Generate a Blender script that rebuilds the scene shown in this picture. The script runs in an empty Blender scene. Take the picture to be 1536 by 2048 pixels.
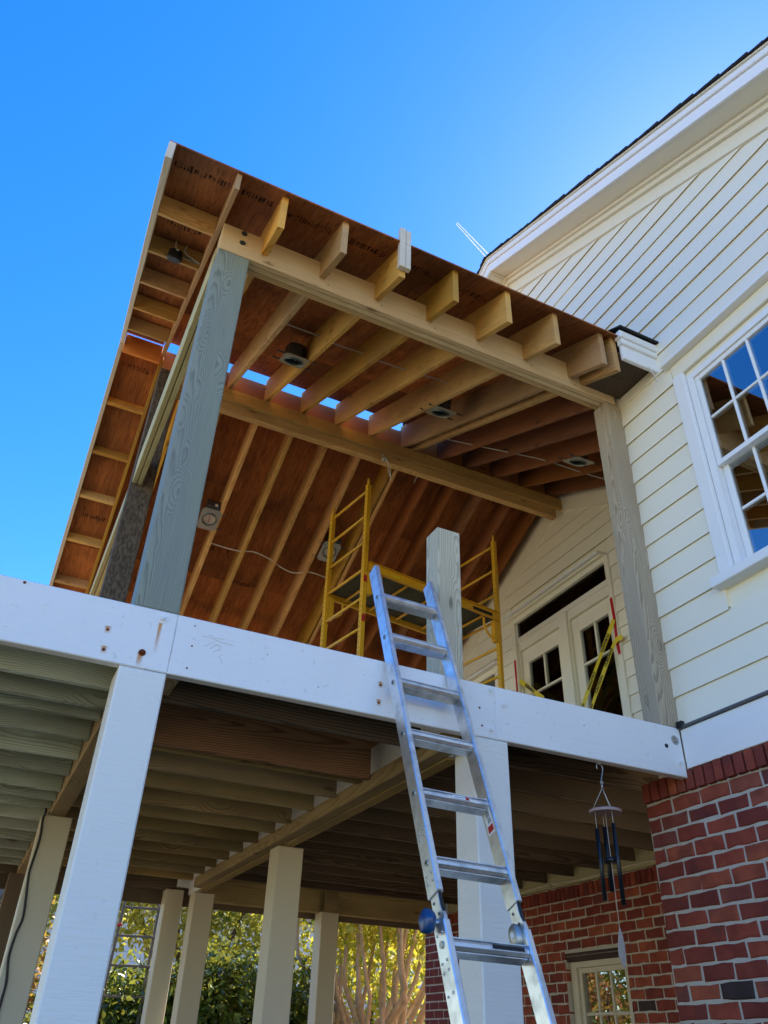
import bpy, bmesh, math, random
import numpy as np
from mathutils import Matrix, Vector
random.seed(7); rng = np.random.default_rng(11)
SC = bpy.context.scene; COL = SC.collection
H = 1.6                                   # eye height: all z below are measured from the eye

# ------------------------------------------------------------------ camera
cam_d = bpy.data.cameras.new('camera'); cam = bpy.data.objects.new('camera', cam_d); COL.objects.link(cam)
cr = Vector((0.89916738, -0.43654956, 0.03037283)); cdn = Vector((0.27016463, 0.49918079, -0.82330408)); cf = Vector((0.3442515, 0.74849383, 0.56678734))
M = Matrix.Identity(4)
for i in range(3):
    M[i][0] = cr[i]; M[i][1] = -cdn[i]; M[i][2] = -cf[i]
M[2][3] = H
cam.matrix_world = M
cam_d.sensor_fit = 'HORIZONTAL'; cam_d.sensor_width = 36.0; cam_d.lens = 36.0*1569.8/1536.0
cam_d.clip_start = 0.05; cam_d.clip_end = 20000
SC.camera = cam

# ------------------------------------------------------------------ sky, sun, exposure
SUN_EL, SUN_AZ = math.radians(46), math.radians(60)       # azimuth from +Y towards +X
world = bpy.data.worlds.new('World'); SC.world = world; world.use_nodes = True
wn = world.node_tree.nodes; wl = world.node_tree.links
bg = wn['Background']; sky = wn.new('ShaderNodeTexSky'); sky.sky_type = 'NISHITA'; sky.sun_disc = False
sky.sun_elevation = SUN_EL; sky.sun_rotation = SUN_AZ; sky.altitude = 0; sky.air_density = 1.0; sky.dust_density = 0.1; sky.ozone_density = 3.0
hs = wn.new('ShaderNodeHueSaturation'); hs.inputs['Saturation'].default_value = 1.37; hs.inputs['Hue'].default_value = 0.513
wl.new(sky.outputs[0], hs.inputs['Color']); wl.new(hs.outputs[0], bg.inputs['Color'])
bg.inputs['Strength'].default_value = 0.15
sd = bpy.data.lights.new('sun', 'SUN'); sd.energy = 5.0; sd.angle = math.radians(0.5); sd.color = (1.0, 0.90, 0.74)
sun = bpy.data.objects.new('sun', sd); COL.objects.link(sun)
sdir = Vector((math.cos(SUN_EL)*math.sin(SUN_AZ), math.cos(SUN_EL)*math.cos(SUN_AZ), math.sin(SUN_EL)))
sun.rotation_euler = sdir.to_track_quat('Z', 'Y').to_euler(); sun.location = (20, 12, 30)
SC.view_settings.view_transform = 'Standard'; SC.view_settings.look = 'None'; SC.view_settings.gamma = 1.0
SC.view_settings.use_curve_mapping = False; SC.view_settings.exposure = 1.46
SC.cycles.max_bounces = 10; SC.cycles.diffuse_bounces = 6; SC.cycles.transparent_max_bounces = 12

# ------------------------------------------------------------------ materials
MAT = {}
class G:
    def __init__(s, name):
        m = bpy.data.materials.new(name); m.use_nodes = True; s.m = m; s.t = m.node_tree
        s.b = s.t.nodes['Principled BSDF']; s.out = s.t.nodes['Material Output']; MAT[name] = m
    def n(s, kind, **kw):
        nd = s.t.nodes.new('ShaderNode'+kind)
        for k, v in kw.items():
            if k.startswith('i_'):
                key = k[2:].replace('_', ' ')
                sock = nd.inputs[int(key)] if key.isdigit() else nd.inputs[key]
                if hasattr(v, 'is_linked') or hasattr(v, 'links'): s.t.links.new(v, sock)
                else: sock.default_value = v
            else: setattr(nd, k, v)
        return nd
    def l(s, a, b): s.t.links.new(a, b)
    def math(s, op, a, b=None, clamp=False):
        nd = s.n('Math', operation=op); nd.use_clamp = clamp
        for i, v in enumerate((a, b)):
            if v is None: continue
            if isinstance(v, (int, float)): nd.inputs[i].default_value = v
            else: s.l(v, nd.inputs[i])
        return nd.outputs[0]
    def ramp(s, fac, stops):
        nd = s.n('ValToRGB'); cr_ = nd.color_ramp
        while len(cr_.elements) < len(stops): cr_.elements.new(0.5)
        for e, (p, c) in zip(cr_.elements, stops):
            e.position = p; e.color = (c, c, c, 1) if isinstance(c, (int, float)) else (*c, 1)
        s.l(fac, nd.inputs[0]); return nd.outputs[0]
    def mix(s, fac, a, b, mode='MIX'):
        nd = s.n('Mix', data_type='RGBA', blend_type=mode)
        for sock, v in ((nd.inputs[0], fac), (nd.inputs[6], a), (nd.inputs[7], b)):
            if isinstance(v, (int, float)): sock.default_value = v
            elif isinstance(v, tuple): sock.default_value = (*v, 1)
            else: s.l(v, sock)
        return nd.outputs[2]
    def noise(s, vec, scale, detail=4, rough=0.55, dist=0.0):
        nd = s.n('TexNoise', i_Scale=scale, i_Detail=detail, i_Roughness=rough, i_Distortion=dist); s.l(vec, nd.inputs['Vector']); return nd.outputs['Fac']
    def mapv(s, vec, scale=(1,1,1), rot=(0,0,0)):
        nd = s.n('Mapping'); nd.inputs['Scale'].default_value = scale; nd.inputs['Rotation'].default_value = rot; s.l(vec, nd.inputs[0]); return nd.outputs[0]
    def bump(s, h, strength, dist):
        nd = s.n('Bump', i_Strength=strength, i_Distance=dist); s.l(h, nd.inputs['Height']); s.l(nd.outputs[0], s.b.inputs['Normal'])
    def base(s, c, rough=0.7, metal=0.0, spec=0.4):
        if isinstance(c, tuple): s.b.inputs['Base Color'].default_value = (*c, 1)
        else: s.l(c, s.b.inputs['Base Color'])
        if isinstance(rough, (int, float)): s.b.inputs['Roughness'].default_value = rough
        else: s.l(rough, s.b.inputs['Roughness'])
        s.b.inputs['Metallic'].default_value = metal; s.b.inputs['Specular IOR Level'].default_value = spec

def wood(name, light, dark, ring=26, contrast=0.8, rough=0.72, knots=0.5, stain=None, stain_amt=0.35, spec=0.25, fine=0.5, nbump=0.25):
    g = G(name); tc = g.n('TexCoord').outputs['Object']; r = g.n('ObjectInfo').outputs['Random']
    f = lambda k: g.math('FRACT', g.math('MULTIPLY', r, k))
    off = g.n('CombineXYZ'); g.l(g.math('MULTIPLY', f(7.13), 20), off.inputs[0])
    g.l(g.math('MULTIPLY', g.math('SUBTRACT', f(13.7), 0.5), 0.12), off.inputs[1]); g.l(g.math('MULTIPLY', g.math('SUBTRACT', f(29.3), 0.5), 0.26), off.inputs[2])
    v = g.n('VectorMath', operation='ADD'); g.l(tc, v.inputs[0]); g.l(off.outputs[0], v.inputs[1]); v = v.outputs[0]
    # knots: rings are pushed round a few sparse cells
    kv = g.mapv(v, (2.4, 7, 7)); vor = g.n('TexVoronoi', i_Scale=1.0); g.l(kv, vor.inputs['Vector']); kd = vor.outputs['Distance']
    kn = g.ramp(kd, [(0.0, 1.0), (0.07, 0.75), (0.12, 0.10), (0.22, 0.0)])
    dn = g.n('TexNoise', i_Scale=1.0, i_Detail=2.0); g.l(g.mapv(v, (0.7, 3, 3)), dn.inputs['Vector'])
    d = g.n('VectorMath', operation='SUBTRACT'); g.l(dn.outputs['Color'], d.inputs[0]); d.inputs[1].default_value = (0.5, 0.5, 0.5)
    d2 = g.n('VectorMath', operation='MULTIPLY'); g.l(d.outputs[0], d2.inputs[0]); d2.inputs[1].default_value = (0.0, 0.055, 0.055)
    sx = g.n('SeparateXYZ'); g.l(tc, sx.inputs[0]); run = g.n('CombineXYZ')
    g.l(g.math('MULTIPLY', sx.outputs[0], g.math('MULTIPLY', g.math('SUBTRACT', f(17.1), 0.5), 0.09)), run.inputs[1]); g.l(g.math('MULTIPLY', sx.outputs[0], g.math('MULTIPLY', g.math('SUBTRACT', f(23.9), 0.5), 0.06)), run.inputs[2])
    dn3 = g.n('TexNoise', i_Scale=1.0, i_Detail=3.0); g.l(g.mapv(v, (3.0, 14, 14)), dn3.inputs['Vector'])
    d3 = g.n('VectorMath', operation='SUBTRACT'); g.l(dn3.outputs['Color'], d3.inputs[0]); d3.inputs[1].default_value = (0.5, 0.5, 0.5)
    d4 = g.n('VectorMath', operation='MULTIPLY'); g.l(d3.outputs[0], d4.inputs[0]); d4.inputs[1].default_value = (0.0, 0.016, 0.016)
    w0 = g.n('VectorMath', operation='ADD'); g.l(run.outputs[0], w0.inputs[0]); g.l(d4.outputs[0], w0.inputs[1])
    w00 = g.n('VectorMath', operation='ADD'); g.l(v, w00.inputs[0]); g.l(w0.outputs[0], w00.inputs[1])
    w = g.n('VectorMath', operation='ADD'); g.l(w00.outputs[0], w.inputs[0]); g.l(d2.outputs[0], w.inputs[1])
    kb = g.ramp(kd, [(0.0, 1.0), (0.45, 0.0)])
    kz = g.n('CombineXYZ'); g.l(g.math('MULTIPLY', kb, 0.055*knots), kz.inputs[1]); g.l(g.math('MULTIPLY', kb, 0.055*knots), kz.inputs[2])
    w2 = g.n('VectorMath', operation='ADD'); g.l(w.outputs[0], w2.inputs[0]); g.l(kz.outputs[0], w2.inputs[1])
    wv = g.n('TexWave', wave_type='RINGS', rings_direction='X', wave_profile='SAW', i_Scale=ring, i_Distortion=0.5, i_Detail=2.0, i_Detail_Scale=1.2); g.l(w2.outputs[0], wv.inputs['Vector'])
    rings = g.ramp(wv.outputs['Fac'], [(0.0, 0.08), (0.45, 0.25), (0.82, 1.0), (0.94, 0.7), (1.0, 0.08)])
    fib = g.noise(g.mapv(v, (4, 260, 260)), 1.0, 3, 0.65)
    big = g.noise(g.mapv(v, (1.2, 4, 4)), 1.0, 3)
    fac = g.math('ADD', g.math('MULTIPLY', rings, contrast), g.math('MULTIPLY', g.math('SUBTRACT', fib, 0.5), fine), clamp=True)
    c = g.mix(fac, light, dark)
    c = g.mix(g.math('MULTIPLY', kn, 0.9 if knots > 0.05 else 0.0), c, tuple(x*0.4 for x in dark))
    bright = g.math('ADD', 0.72, g.math('MULTIPLY', f(41.9), 0.56))
    hsv = g.n('HueSaturation'); g.l(c, hsv.inputs['Color']); g.l(bright, hsv.inputs['Value']); g.l(g.math('ADD', 0.491, g.math('MULTIPLY', f(53.3), 0.015)), hsv.inputs['Hue']); g.l(g.math('ADD', 0.85, g.math('MULTIPLY', f(61.7), 0.3)), hsv.inputs['Saturation']); c = hsv.outputs[0]
    if stain is None: stain = tuple(x*0.55 for x in dark)
    c = g.mix(g.math('MULTIPLY', g.ramp(big, [(0.45, 0.0), (0.75, 1.0)]), stain_amt), c, stain)
    g.base(c, rough, 0, spec)
    g.bump(g.math('SUBTRACT', g.math('MULTIPLY', fib, 0.4), g.math('MULTIPLY', rings, 0.5)), nbump, 0.0015)
    return g.m

wood('wood_rafter', (0.66, 0.40, 0.135), (0.44, 0.20, 0.05), ring=30, contrast=0.75, knots=0.7, stain=(0.20,0.11,0.05), stain_amt=0.5)
wood('wood_header', (0.58, 0.41, 0.19), (0.42, 0.25, 0.08), ring=20, contrast=0.65, knots=0.25, stain_amt=0.15)
wood('wood_ridge', (0.72, 0.29, 0.06), (0.50, 0.16, 0.03), ring=26, contrast=0.5, knots=0.2, stain_amt=0.3)  # reddish wood, colour pushed to orange for the sun glow at the slot
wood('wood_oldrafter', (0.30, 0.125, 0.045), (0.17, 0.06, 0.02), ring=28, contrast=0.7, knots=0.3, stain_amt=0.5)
wood('wood_greenpost', (0.275, 0.295, 0.235), (0.115, 0.12, 0.095), ring=58, contrast=0.7, fine=1.0, knots=0.7, stain=(0.20,0.22,0.22), stain_amt=0.35)
wood('wood_palepost', (0.50, 0.45, 0.34), (0.24, 0.205, 0.14), ring=48, contrast=0.75, fine=0.9, knots=0.8, stain=(0.30,0.22,0.12), stain_amt=0.35)
wood('wood_cornerpost', (0.44, 0.375, 0.27), (0.20, 0.16, 0.11), ring=40, contrast=0.85, fine=0.9, knots=1.0, stain=(0.30,0.20,0.11), stain_amt=0.45)
wood('wood_sideheader', (0.55, 0.50, 0.27), (0.40, 0.34, 0.15), ring=24, contrast=0.6, knots=0.3, stain_amt=0.2)
wood('wood_brownpost', (0.155, 0.12, 0.085), (0.065, 0.05, 0.036), ring=18, contrast=0.5, knots=0.1, stain=(0.07,0.055,0.04), stain_amt=0.6)
def m_mottled():
    g = G('wood_mottled'); tc = g.n('TexCoord').outputs['Object']
    a = g.noise(g.mapv(tc, (22, 60, 60)), 1.0, 3, 0.6); b = g.noise(g.mapv(tc, (3, 9, 9)), 1.0, 3)
    c = g.mix(g.ramp(a, [(0.40, 0), (0.60, 1)]), (0.075, 0.058, 0.043), (0.165, 0.128, 0.092)); c = g.mix(g.math('MULTIPLY', b, 0.5), c, (0.05, 0.038, 0.026))
    g.base(c, 0.9, 0, 0.1); g.bump(a, 0.5, 0.003)
m_mottled()
wood('wood_joistgreen', (0.57, 0.66, 0.58), (0.31, 0.33, 0.25), ring=34, contrast=0.85, knots=0.7, stain=(0.17,0.13,0.08), stain_amt=0.75)
wood('wood_joist', (0.35, 0.27, 0.135), (0.17, 0.115, 0.05), ring=34, contrast=0.8, knots=0.8, stain=(0.12,0.085,0.045), stain_amt=0.55)
wood('wood_joistred', (0.36, 0.185, 0.085), (0.15, 0.06, 0.03), ring=24, contrast=0.95, knots=0.0, stain=(0.06,0.03,0.015), stain_amt=0.5)
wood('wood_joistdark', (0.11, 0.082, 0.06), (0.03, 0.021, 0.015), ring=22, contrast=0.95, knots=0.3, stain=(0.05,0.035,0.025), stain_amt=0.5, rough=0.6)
wood('wood_beam', (0.42, 0.32, 0.155), (0.24, 0.155, 0.06), ring=22, contrast=0.75, knots=0.4, stain=(0.10,0.07,0.04), stain_amt=0.55)
wood('wood_deck', (0.48, 0.30, 0.14), (0.33, 0.18, 0.07), ring=22, contrast=0.6, knots=0.3, stain_amt=0.4)
wood('wood_end', (0.62, 0.56, 0.45), (0.45, 0.38, 0.28), ring=30, contrast=0.5, knots=0.0, stain_amt=0.2)

def painted(name, c, bumpdir=(2, 2, 60), var=0.06, rough=0.5, dirt=(0.35,0.36,0.36), dirt_amt=0.12, bs=0.15):
    g = G(name); tc = g.n('TexCoord').outputs['Object']; r = g.n('ObjectInfo').outputs['Random']
    off = g.n('CombineXYZ'); g.l(g.math('MULTIPLY', r, 30), off.inputs[0]); v = g.n('VectorMath', operation='ADD'); g.l(tc, v.inputs[0]); g.l(off.outputs[0], v.inputs[1]); v = v.outputs[0]
    a = g.noise(v, 2.5, 5); b = g.noise(g.mapv(v, bumpdir), 1.0, 4, 0.6); sp = g.noise(v, 34, 2, 0.5)
    cc = g.mix(g.math('MULTIPLY', g.ramp(a, [(0.35, 0), (0.75, 1)]), var*4), c, tuple(x*(1-var) for x in c))
    cc = g.mix(g.math('MULTIPLY', g.ramp(sp, [(0.66, 0), (0.76, 1)]), dirt_amt), cc, dirt)
    g.base(cc, g.math('ADD', rough, g.math('MULTIPLY', g.math('SUBTRACT', a, 0.5), 0.2)), 0, 0.35)
    g.bump(g.math('ADD', b, g.math('MULTIPLY', a, 0.4)), bs, 0.004)
    return g.m
painted('paint_white', (0.78, 0.79, 0.80), (3, 70, 70), bs=0.55, dirt_amt=0.3, var=0.10)
painted('paint_post', (0.76, 0.755, 0.71), (90, 6, 6), bs=0.7, dirt_amt=0.14)
painted('paint_trim', (0.80, 0.80, 0.79), (2, 40, 40), bs=0.06, dirt_amt=0.05)
painted('paint_cream', (0.82, 0.77, 0.63), (1, 40, 40), bs=0.08, dirt_amt=0.04, var=0.03)
painted('paint_creamtrim', (0.80, 0.75, 0.60), (2, 40, 40), bs=0.06, dirt_amt=0.05)
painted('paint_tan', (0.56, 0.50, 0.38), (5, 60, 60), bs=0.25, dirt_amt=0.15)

def simple(name, c, rough=0.6, metal=0.0, spec=0.4, nscale=30, var=0.25, bs=0.05):
    g = G(name); tc = g.n('TexCoord').outputs['Object']; a = g.noise(tc, nscale, 4)
    g.base(g.mix(a, tuple(x*(1-var) for x in c), tuple(min(1, x*(1+var*0.6)) for x in c)), rough, metal, spec)
    if bs: g.bump(a, bs, 0.002)
    return g.m
simple('yellow_paint', (0.70, 0.37, 0.015), 0.42, 0, 0.5, 18, 0.2)
simple('galvanised', (0.42, 0.44, 0.42), 0.42, 0.85, 0.5, 40, 0.2)
simple('dark_can', (0.12, 0.12, 0.125), 0.35, 0.7, 0.5, 40, 0.2)
simple('can_face', (0.62, 0.58, 0.50), 0.35, 0.6, 0.5, 10, 0.2)
simple('black_rubber', (0.012, 0.012, 0.014), 0.5, 0, 0.4)
simple('blue_plastic', (0.008, 0.055, 0.17), 0.28, 0, 0.5, 60, 0.15)
simple('navy_metal', (0.008, 0.012, 0.018), 0.35, 0.2, 0.5, 60, 0.15)
simple('red_print', (0.45, 0.02, 0.02), 0.5)
simple('black_print', (0.015, 0.012, 0.012), 0.6)
simple('grey_print', (0.30, 0.31, 0.30), 0.6)
simple('white_label', (0.75, 0.75, 0.72), 0.45)
simple('red_tape', (0.50, 0.012, 0.015), 0.35, 0, 0.5, 20, 0.25)
simple('yellow_tape', (0.72, 0.56, 0.03), 0.35, 0, 0.5, 20, 0.2)
simple('white_cable', (0.62, 0.58, 0.50), 0.45)
simple('steel_bolt', (0.45, 0.44, 0.42), 0.4, 0.8, 0.5, 60, 0.3)
simple('rust', (0.16, 0.045, 0.015), 0.85, 0, 0.2, 80, 0.5)
simple('shingle', (0.030, 0.029, 0.028), 0.9, 0, 0.2, 150, 0.6, 0.4)
simple('flashing', (0.10, 0.10, 0.10), 0.45, 0.4, 0.5, 40, 0.3)
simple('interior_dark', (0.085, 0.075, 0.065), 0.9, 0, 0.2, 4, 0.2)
simple('curtain', (0.62, 0.58, 0.50), 0.9, 0, 0.1, 12, 0.2)
simple('mauve_wood', (0.38, 0.27, 0.26), 0.6, 0, 0.3, 50, 0.25)
simple('sail_wood', (0.42, 0.36, 0.31), 0.6, 0, 0.3, 50, 0.25)
simple('scaffold_ply', (0.075, 0.075, 0.05), 0.7, 0, 0.3, 8, 0.4)
simple('bark', (0.50, 0.37, 0.23), 0.8, 0, 0.2, 14, 0.45, 0.3)
simple('bark_dark', (0.13, 0.09, 0.06), 0.9, 0, 0.2, 14, 0.45, 0.3)
simple('mulch', (0.055, 0.034, 0.020), 0.95, 0, 0.1, 25, 0.5, 0.6)
simple('lawn_grass', (0.13, 0.14, 0.055), 0.95, 0, 0.1, 18, 0.5, 0.6)
simple('old_wood', (0.20, 0.18, 0.15), 0.85, 0, 0.2, 30, 0.3)
simple('pale_siding', (0.42, 0.47, 0.52), 0.7, 0, 0.3, 3, 0.05)

def m_alu():
    g = G('aluminium'); tc = g.n('TexCoord').outputs['Object']
    a = g.noise(g.mapv(tc, (2, 60, 60)), 1.0, 4); b = g.noise(tc, 14, 5)
    c = g.mix(g.ramp(b, [(0.45, 0), (0.8, 1)]), (0.80, 0.81, 0.82), (0.42, 0.43, 0.44))
    g.base(c, g.math('ADD', 0.27, g.math('MULTIPLY', b, 0.22)), 0.92, 0.5); g.bump(a, 0.08, 0.001)
m_alu()

def m_osb():
    g = G('sheathing_ply'); tc = g.n('TexCoord').outputs['Object']; r = g.n('ObjectInfo').outputs['Random']
    off = g.n('CombineXYZ'); g.l(g.math('MULTIPLY', r, 30), off.inputs[0]); g.l(g.math('MULTIPLY', r, 11), off.inputs[2])
    v = g.n('VectorMath', operation='ADD'); g.l(tc, v.inputs[0]); g.l(off.outputs[0], v.inputs[1]); v = v.outputs[0]
    gr = g.noise(g.mapv(v, (2.5, 22, 22)), 1.0, 5, 0.65, 1.2); big = g.noise(v, 1.6, 4); fl = g.noise(g.mapv(v, (9, 70, 70)), 1.0, 3, 0.6)
    c = g.mix(g.ramp(gr, [(0.3, 0), (0.7, 1)]), (0.54, 0.195, 0.058), (0.26, 0.085, 0.028))
    c = g.mix(g.math('MULTIPLY', g.ramp(big, [(0.42, 0), (0.68, 1)]), 0.6), c, (0.10, 0.045, 0.024))
    c = g.mix(g.math('MULTIPLY', g.ramp(fl, [(0.58, 0), (0.68, 1)]), 0.7), c, (0.07, 0.026, 0.012))
    hsv = g.n('HueSaturation'); g.l(c, hsv.inputs['Color']); g.l(g.math('ADD', 0.75, g.math('MULTIPLY', r, 0.5)), hsv.inputs['Value'])
    g.base(hsv.outputs[0], 0.75, 0, 0.2); g.bump(fl, 0.25, 0.002)
m_osb()

def m_ink():
    g = G('stamp_ink'); tc = g.n('TexCoord').outputs['Object']
    a = g.noise(tc, 26, 3, 0.6); b = g.noise(tc, 120, 2)
    f = g.math('MULTIPLY', g.ramp(a, [(0.40, 0), (0.55, 1)]), 0.8)
    g.base((0.018, 0.012, 0.014), 0.8, 0, 0.1)
    tr = g.n('BsdfTransparent'); mx = g.n('MixShader'); g.l(f, mx.inputs[0]); g.l(tr.outputs[0], mx.inputs[1]); g.l(g.b.outputs[0], mx.inputs[2]); g.l(mx.outputs[0], g.out.inputs[0])
m_ink()

def m_streak():
    g = G('rust_streak'); ge = g.n('TexCoord').outputs['Generated']; sp = g.n('SeparateXYZ'); g.l(ge, sp.inputs[0])
    tc = g.n('TexCoord').outputs['Object']; ns = g.noise(g.mapv(tc, (60, 60, 10)), 1.0, 4)
    ax = g.math('ABSOLUTE', g.math('SUBTRACT', sp.outputs[0], 0.5)); fx = g.ramp(ax, [(0.0, 1.0), (0.2, 0.8), (0.5, 0.0)])
    fz = g.ramp(sp.outputs[2], [(0.0, 0.0), (0.45, 0.55), (1.0, 1.0)])
    f = g.math('MULTIPLY', g.math('MULTIPLY', fx, fz), g.ramp(ns, [(0.3, 0.25), (0.65, 1)]))
    g.base((0.66, 0.27, 0.035), 0.8, 0, 0.2)
    tr = g.n('BsdfTransparent'); mx = g.n('MixShader'); g.l(f, mx.inputs[0]); g.l(tr.outputs[0], mx.inputs[1]); g.l(g.b.outputs[0], mx.inputs[2]); g.l(mx.outputs[0], g.out.inputs[0])
m_streak()

def m_brick(name, dark):
    g = G(name); tc = g.n('TexCoord').outputs['Object']; r = g.n('ObjectInfo').outputs['Random']
    f = lambda k: g.math('FRACT', g.math('MULTIPLY', r, k))
    off = g.n('CombineXYZ'); g.l(g.math('MULTIPLY', r, 50), off.inputs[0]); g.l(g.math('MULTIPLY', f(7.7), 20), off.inputs[2]); v = g.n('VectorMath', operation='ADD'); g.l(tc, v.inputs[0]); g.l(off.outputs[0], v.inputs[1]); v = v.outputs[0]
    a = g.noise(v, 9, 5); b = g.noise(v, 90, 3); big = g.noise(v, 4, 2)
    c = g.ramp(f(3.3), [(0.0, (0.17, 0.038, 0.030)), (0.3, (0.25, 0.052, 0.034)), (0.65, (0.32, 0.070, 0.040)), (0.9, (0.37, 0.10, 0.052)), (1.0, (0.14, 0.045, 0.045))])
    if dark: c = g.ramp(f(3.3), [(0.0, (0.040, 0.026, 0.027)), (1.0, (0.075, 0.042, 0.040))])
    c = g.mix(g.math('MULTIPLY', g.ramp(a, [(0.32, 0), (0.65, 1)]), 0.55), c, (0.10, 0.018, 0.016) if not dark else (0.02, 0.018, 0.02))
    c = g.mix(g.math('MULTIPLY', g.ramp(big, [(0.60, 0), (0.70, 1)]), 0.35), c, (0.045, 0.03, 0.035))
    c = g.mix(g.math('MULTIPLY', g.ramp(b, [(0.70, 0), (0.80, 1)]), 0.5), c, (0.45, 0.38, 0.34))
    g.base(c, 0.85, 0, 0.25); g.bump(g.math('ADD', a, g.math('MULTIPLY', b, 0.6)), 0.5, 0.004)
m_brick('brick_red', False); m_brick('brick_dark', True)
def m_mortar():
    g = G('mortar'); tc = g.n('TexCoord').outputs['Object']; a = g.noise(tc, 40, 5, 0.7); b = g.noise(tc, 5, 3)
    c = g.mix(a, (0.58, 0.55, 0.49), (0.38, 0.36, 0.32)); c = g.mix(g.math('MULTIPLY', b, 0.4), c, (0.34, 0.28, 0.22))
    g.base(c, 0.95, 0, 0.15); g.bump(a, 0.8, 0.008)
m_mortar()

def m_glass(name, ior, k):
    g = G(name); tr = g.n('BsdfTransparent'); tr.inputs[0].default_value = (0.80, 0.84, 0.83, 1)
    gl = g.n('BsdfGlossy'); gl.inputs['Roughness'].default_value = 0.0; gl.inputs['Color'].default_value = (1, 1, 1, 1)
    fr = g.n('Fresnel'); fr.inputs[0].default_value = ior
    tc = g.n('TexCoord').outputs['Object']; bn = g.noise(tc, 1.3, 1); bp = g.n('Bump', i_Strength=0.05, i_Distance=0.02); g.l(bn, bp.inputs['Height']); g.l(bp.outputs[0], gl.inputs['Normal'])
    mx = g.n('MixShader'); g.l(g.math('MULTIPLY', fr.outputs[0], k, True), mx.inputs[0]); g.l(tr.outputs[0], mx.inputs[1]); g.l(gl.outputs[0], mx.inputs[2]); g.l(mx.outputs[0], g.out.inputs[0])
m_glass('window_glass', 2.3, 2.0); m_glass('door_glass', 1.5, 1.0)

def m_leaf(name, a, b, trans=0.45, rough=0.4):
    g = G(name); ge = g.n('Attribute', attribute_name='lv', attribute_type='GEOMETRY').outputs['Fac']
    c = g.mix(ge, a, b); g.base(c, rough, 0, 0.4)
    tl = g.n('BsdfTranslucent'); g.l(g.mix(0.35, c, (0.9, 0.8, 0.1), 'MIX'), tl.inputs[0])
    mx = g.n('MixShader'); mx.inputs[0].default_value = trans; g.l(g.b.outputs[0], mx.inputs[1]); g.l(tl.outputs[0], mx.inputs[2]); g.l(mx.outputs[0], g.out.inputs[0])
m_leaf('leaf_green', (0.018, 0.042, 0.010), (0.115, 0.20, 0.03), 0.3, 0.22)
m_leaf('leaf_yellow', (0.14, 0.24, 0.02), (0.58, 0.42, 0.03), 0.5)
m_leaf('leaf_mixed', (0.060, 0.11, 0.018), (0.34, 0.30, 0.03), 0.5)
m_leaf('leaf_red', (0.20, 0.03, 0.02), (0.40, 0.18, 0.05), 0.4)

def m_ground():
    g = G('ground_soil'); tc = g.n('TexCoord').outputs['Object']; a = g.noise(tc, 0.7, 5); b = g.noise(tc, 12, 4)
    c = g.mix(g.ramp(a, [(0.4, 0), (0.62, 1)]), (0.50, 0.41, 0.27), (0.22, 0.20, 0.08)); c = g.mix(g.math('MULTIPLY', b, 0.4), c, (0.46, 0.39, 0.27))
    g.base(c, 0.95, 0, 0.1); g.bump(b, 0.6, 0.03)
m_ground()
g_ = G('contrail_vapour'); g_.base((0.9, 0.9, 0.9), 1.0, 0, 0.0)
tl_ = g_.n('BsdfTranslucent'); tl_.inputs[0].default_value = (0.9, 0.9, 0.9, 1); mx_ = g_.n('MixShader'); mx_.inputs[0].default_value = 0.5
g_.l(g_.b.outputs[0], mx_.inputs[1]); g_.l(tl_.outputs[0], mx_.inputs[2]); g_.l(mx_.outputs[0], g_.out.inputs[0])

# ------------------------------------------------------------------ builders
WM = {}
def obj(name, mesh, M, parent=None, mat=None):
    o = bpy.data.objects.new(name, mesh); COL.objects.link(o)
    if mat and len(mesh.materials) == 0: mesh.materials.append(MAT[mat])
    if parent is not None:
        o.parent = parent; o.matrix_parent_inverse = WM[parent.name].inverted()
    o.matrix_basis = M; WM[o.name] = M.copy(); return o
def T(x, y, z): return Matrix.Translation((x, y, z+H))
def empty(name, x, y, z, label, cat, group=None):
    o = bpy.data.objects.new(name, None); COL.objects.link(o); M = T(x, y, z); o.matrix_basis = M; WM[o.name] = M
    o.empty_display_size = 0.2; return tag(o, label, cat, group)
def tag(o, label, cat, group=None, kind=None):
    o['label'] = label; o['category'] = cat
    if group: o['group'] = group
    if kind: o['kind'] = kind
    return o
def frame(O, U, V):                        # local X=U, local Z=V, local Y=V x U ... right handed
    U = Vector(U).normalized(); V = Vector(V).normalized(); Y = V.cross(U)
    M = Matrix.Identity(4)
    for i in range(3): M[i][0] = U[i]; M[i][1] = Y[i]; M[i][2] = V[i]
    M[0][3], M[1][3], M[2][3] = O[0], O[1], O[2]+H
    return M
def inset(poly, c):
    n = len(poly); out = []
    for i in range(n):
        p0 = Vector(poly[i-1]); p1 = Vector(poly[i]); p2 = Vector(poly[(i+1) % n])
        a = (p1-p0).normalized(); b = (p2-p1).normalized()
        na = Vector((-a.y, a.x)); nb = Vector((-b.y, b.x)); k = na+nb
        k = k/max(0.25, (1+na.dot(nb))); out.append((p1.x+k.x*c, p1.y+k.y*c))
    return out
def prism_data(poly, t0, t1, c):           # poly (u,v) CCW -> verts (u, w, v)
    ar = sum(poly[i-1][0]*poly[i][1]-poly[i][0]*poly[i-1][1] for i in range(len(poly)))
    if ar < 0: poly = poly[::-1]
    n = len(poly)
    lay = [(t0, inset(poly, c)), (t0+c, poly), (t1-c, poly), (t1, inset(poly, c))] if c > 0 else [(t0, poly), (t1, poly)]
    vs = [(u, w, v) for w, P in lay for u, v in P]; fs = []
    for k in range(len(lay)-1):
        for i in range(n):
            j = (i+1) % n; fs.append((k*n+i, k*n+j, (k+1)*n+j, (k+1)*n+i))
    fs.append(tuple(range(n))[::-1]); fs.append(tuple((len(lay)-1)*n+i for i in range(n)))
    return vs, fs
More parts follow.
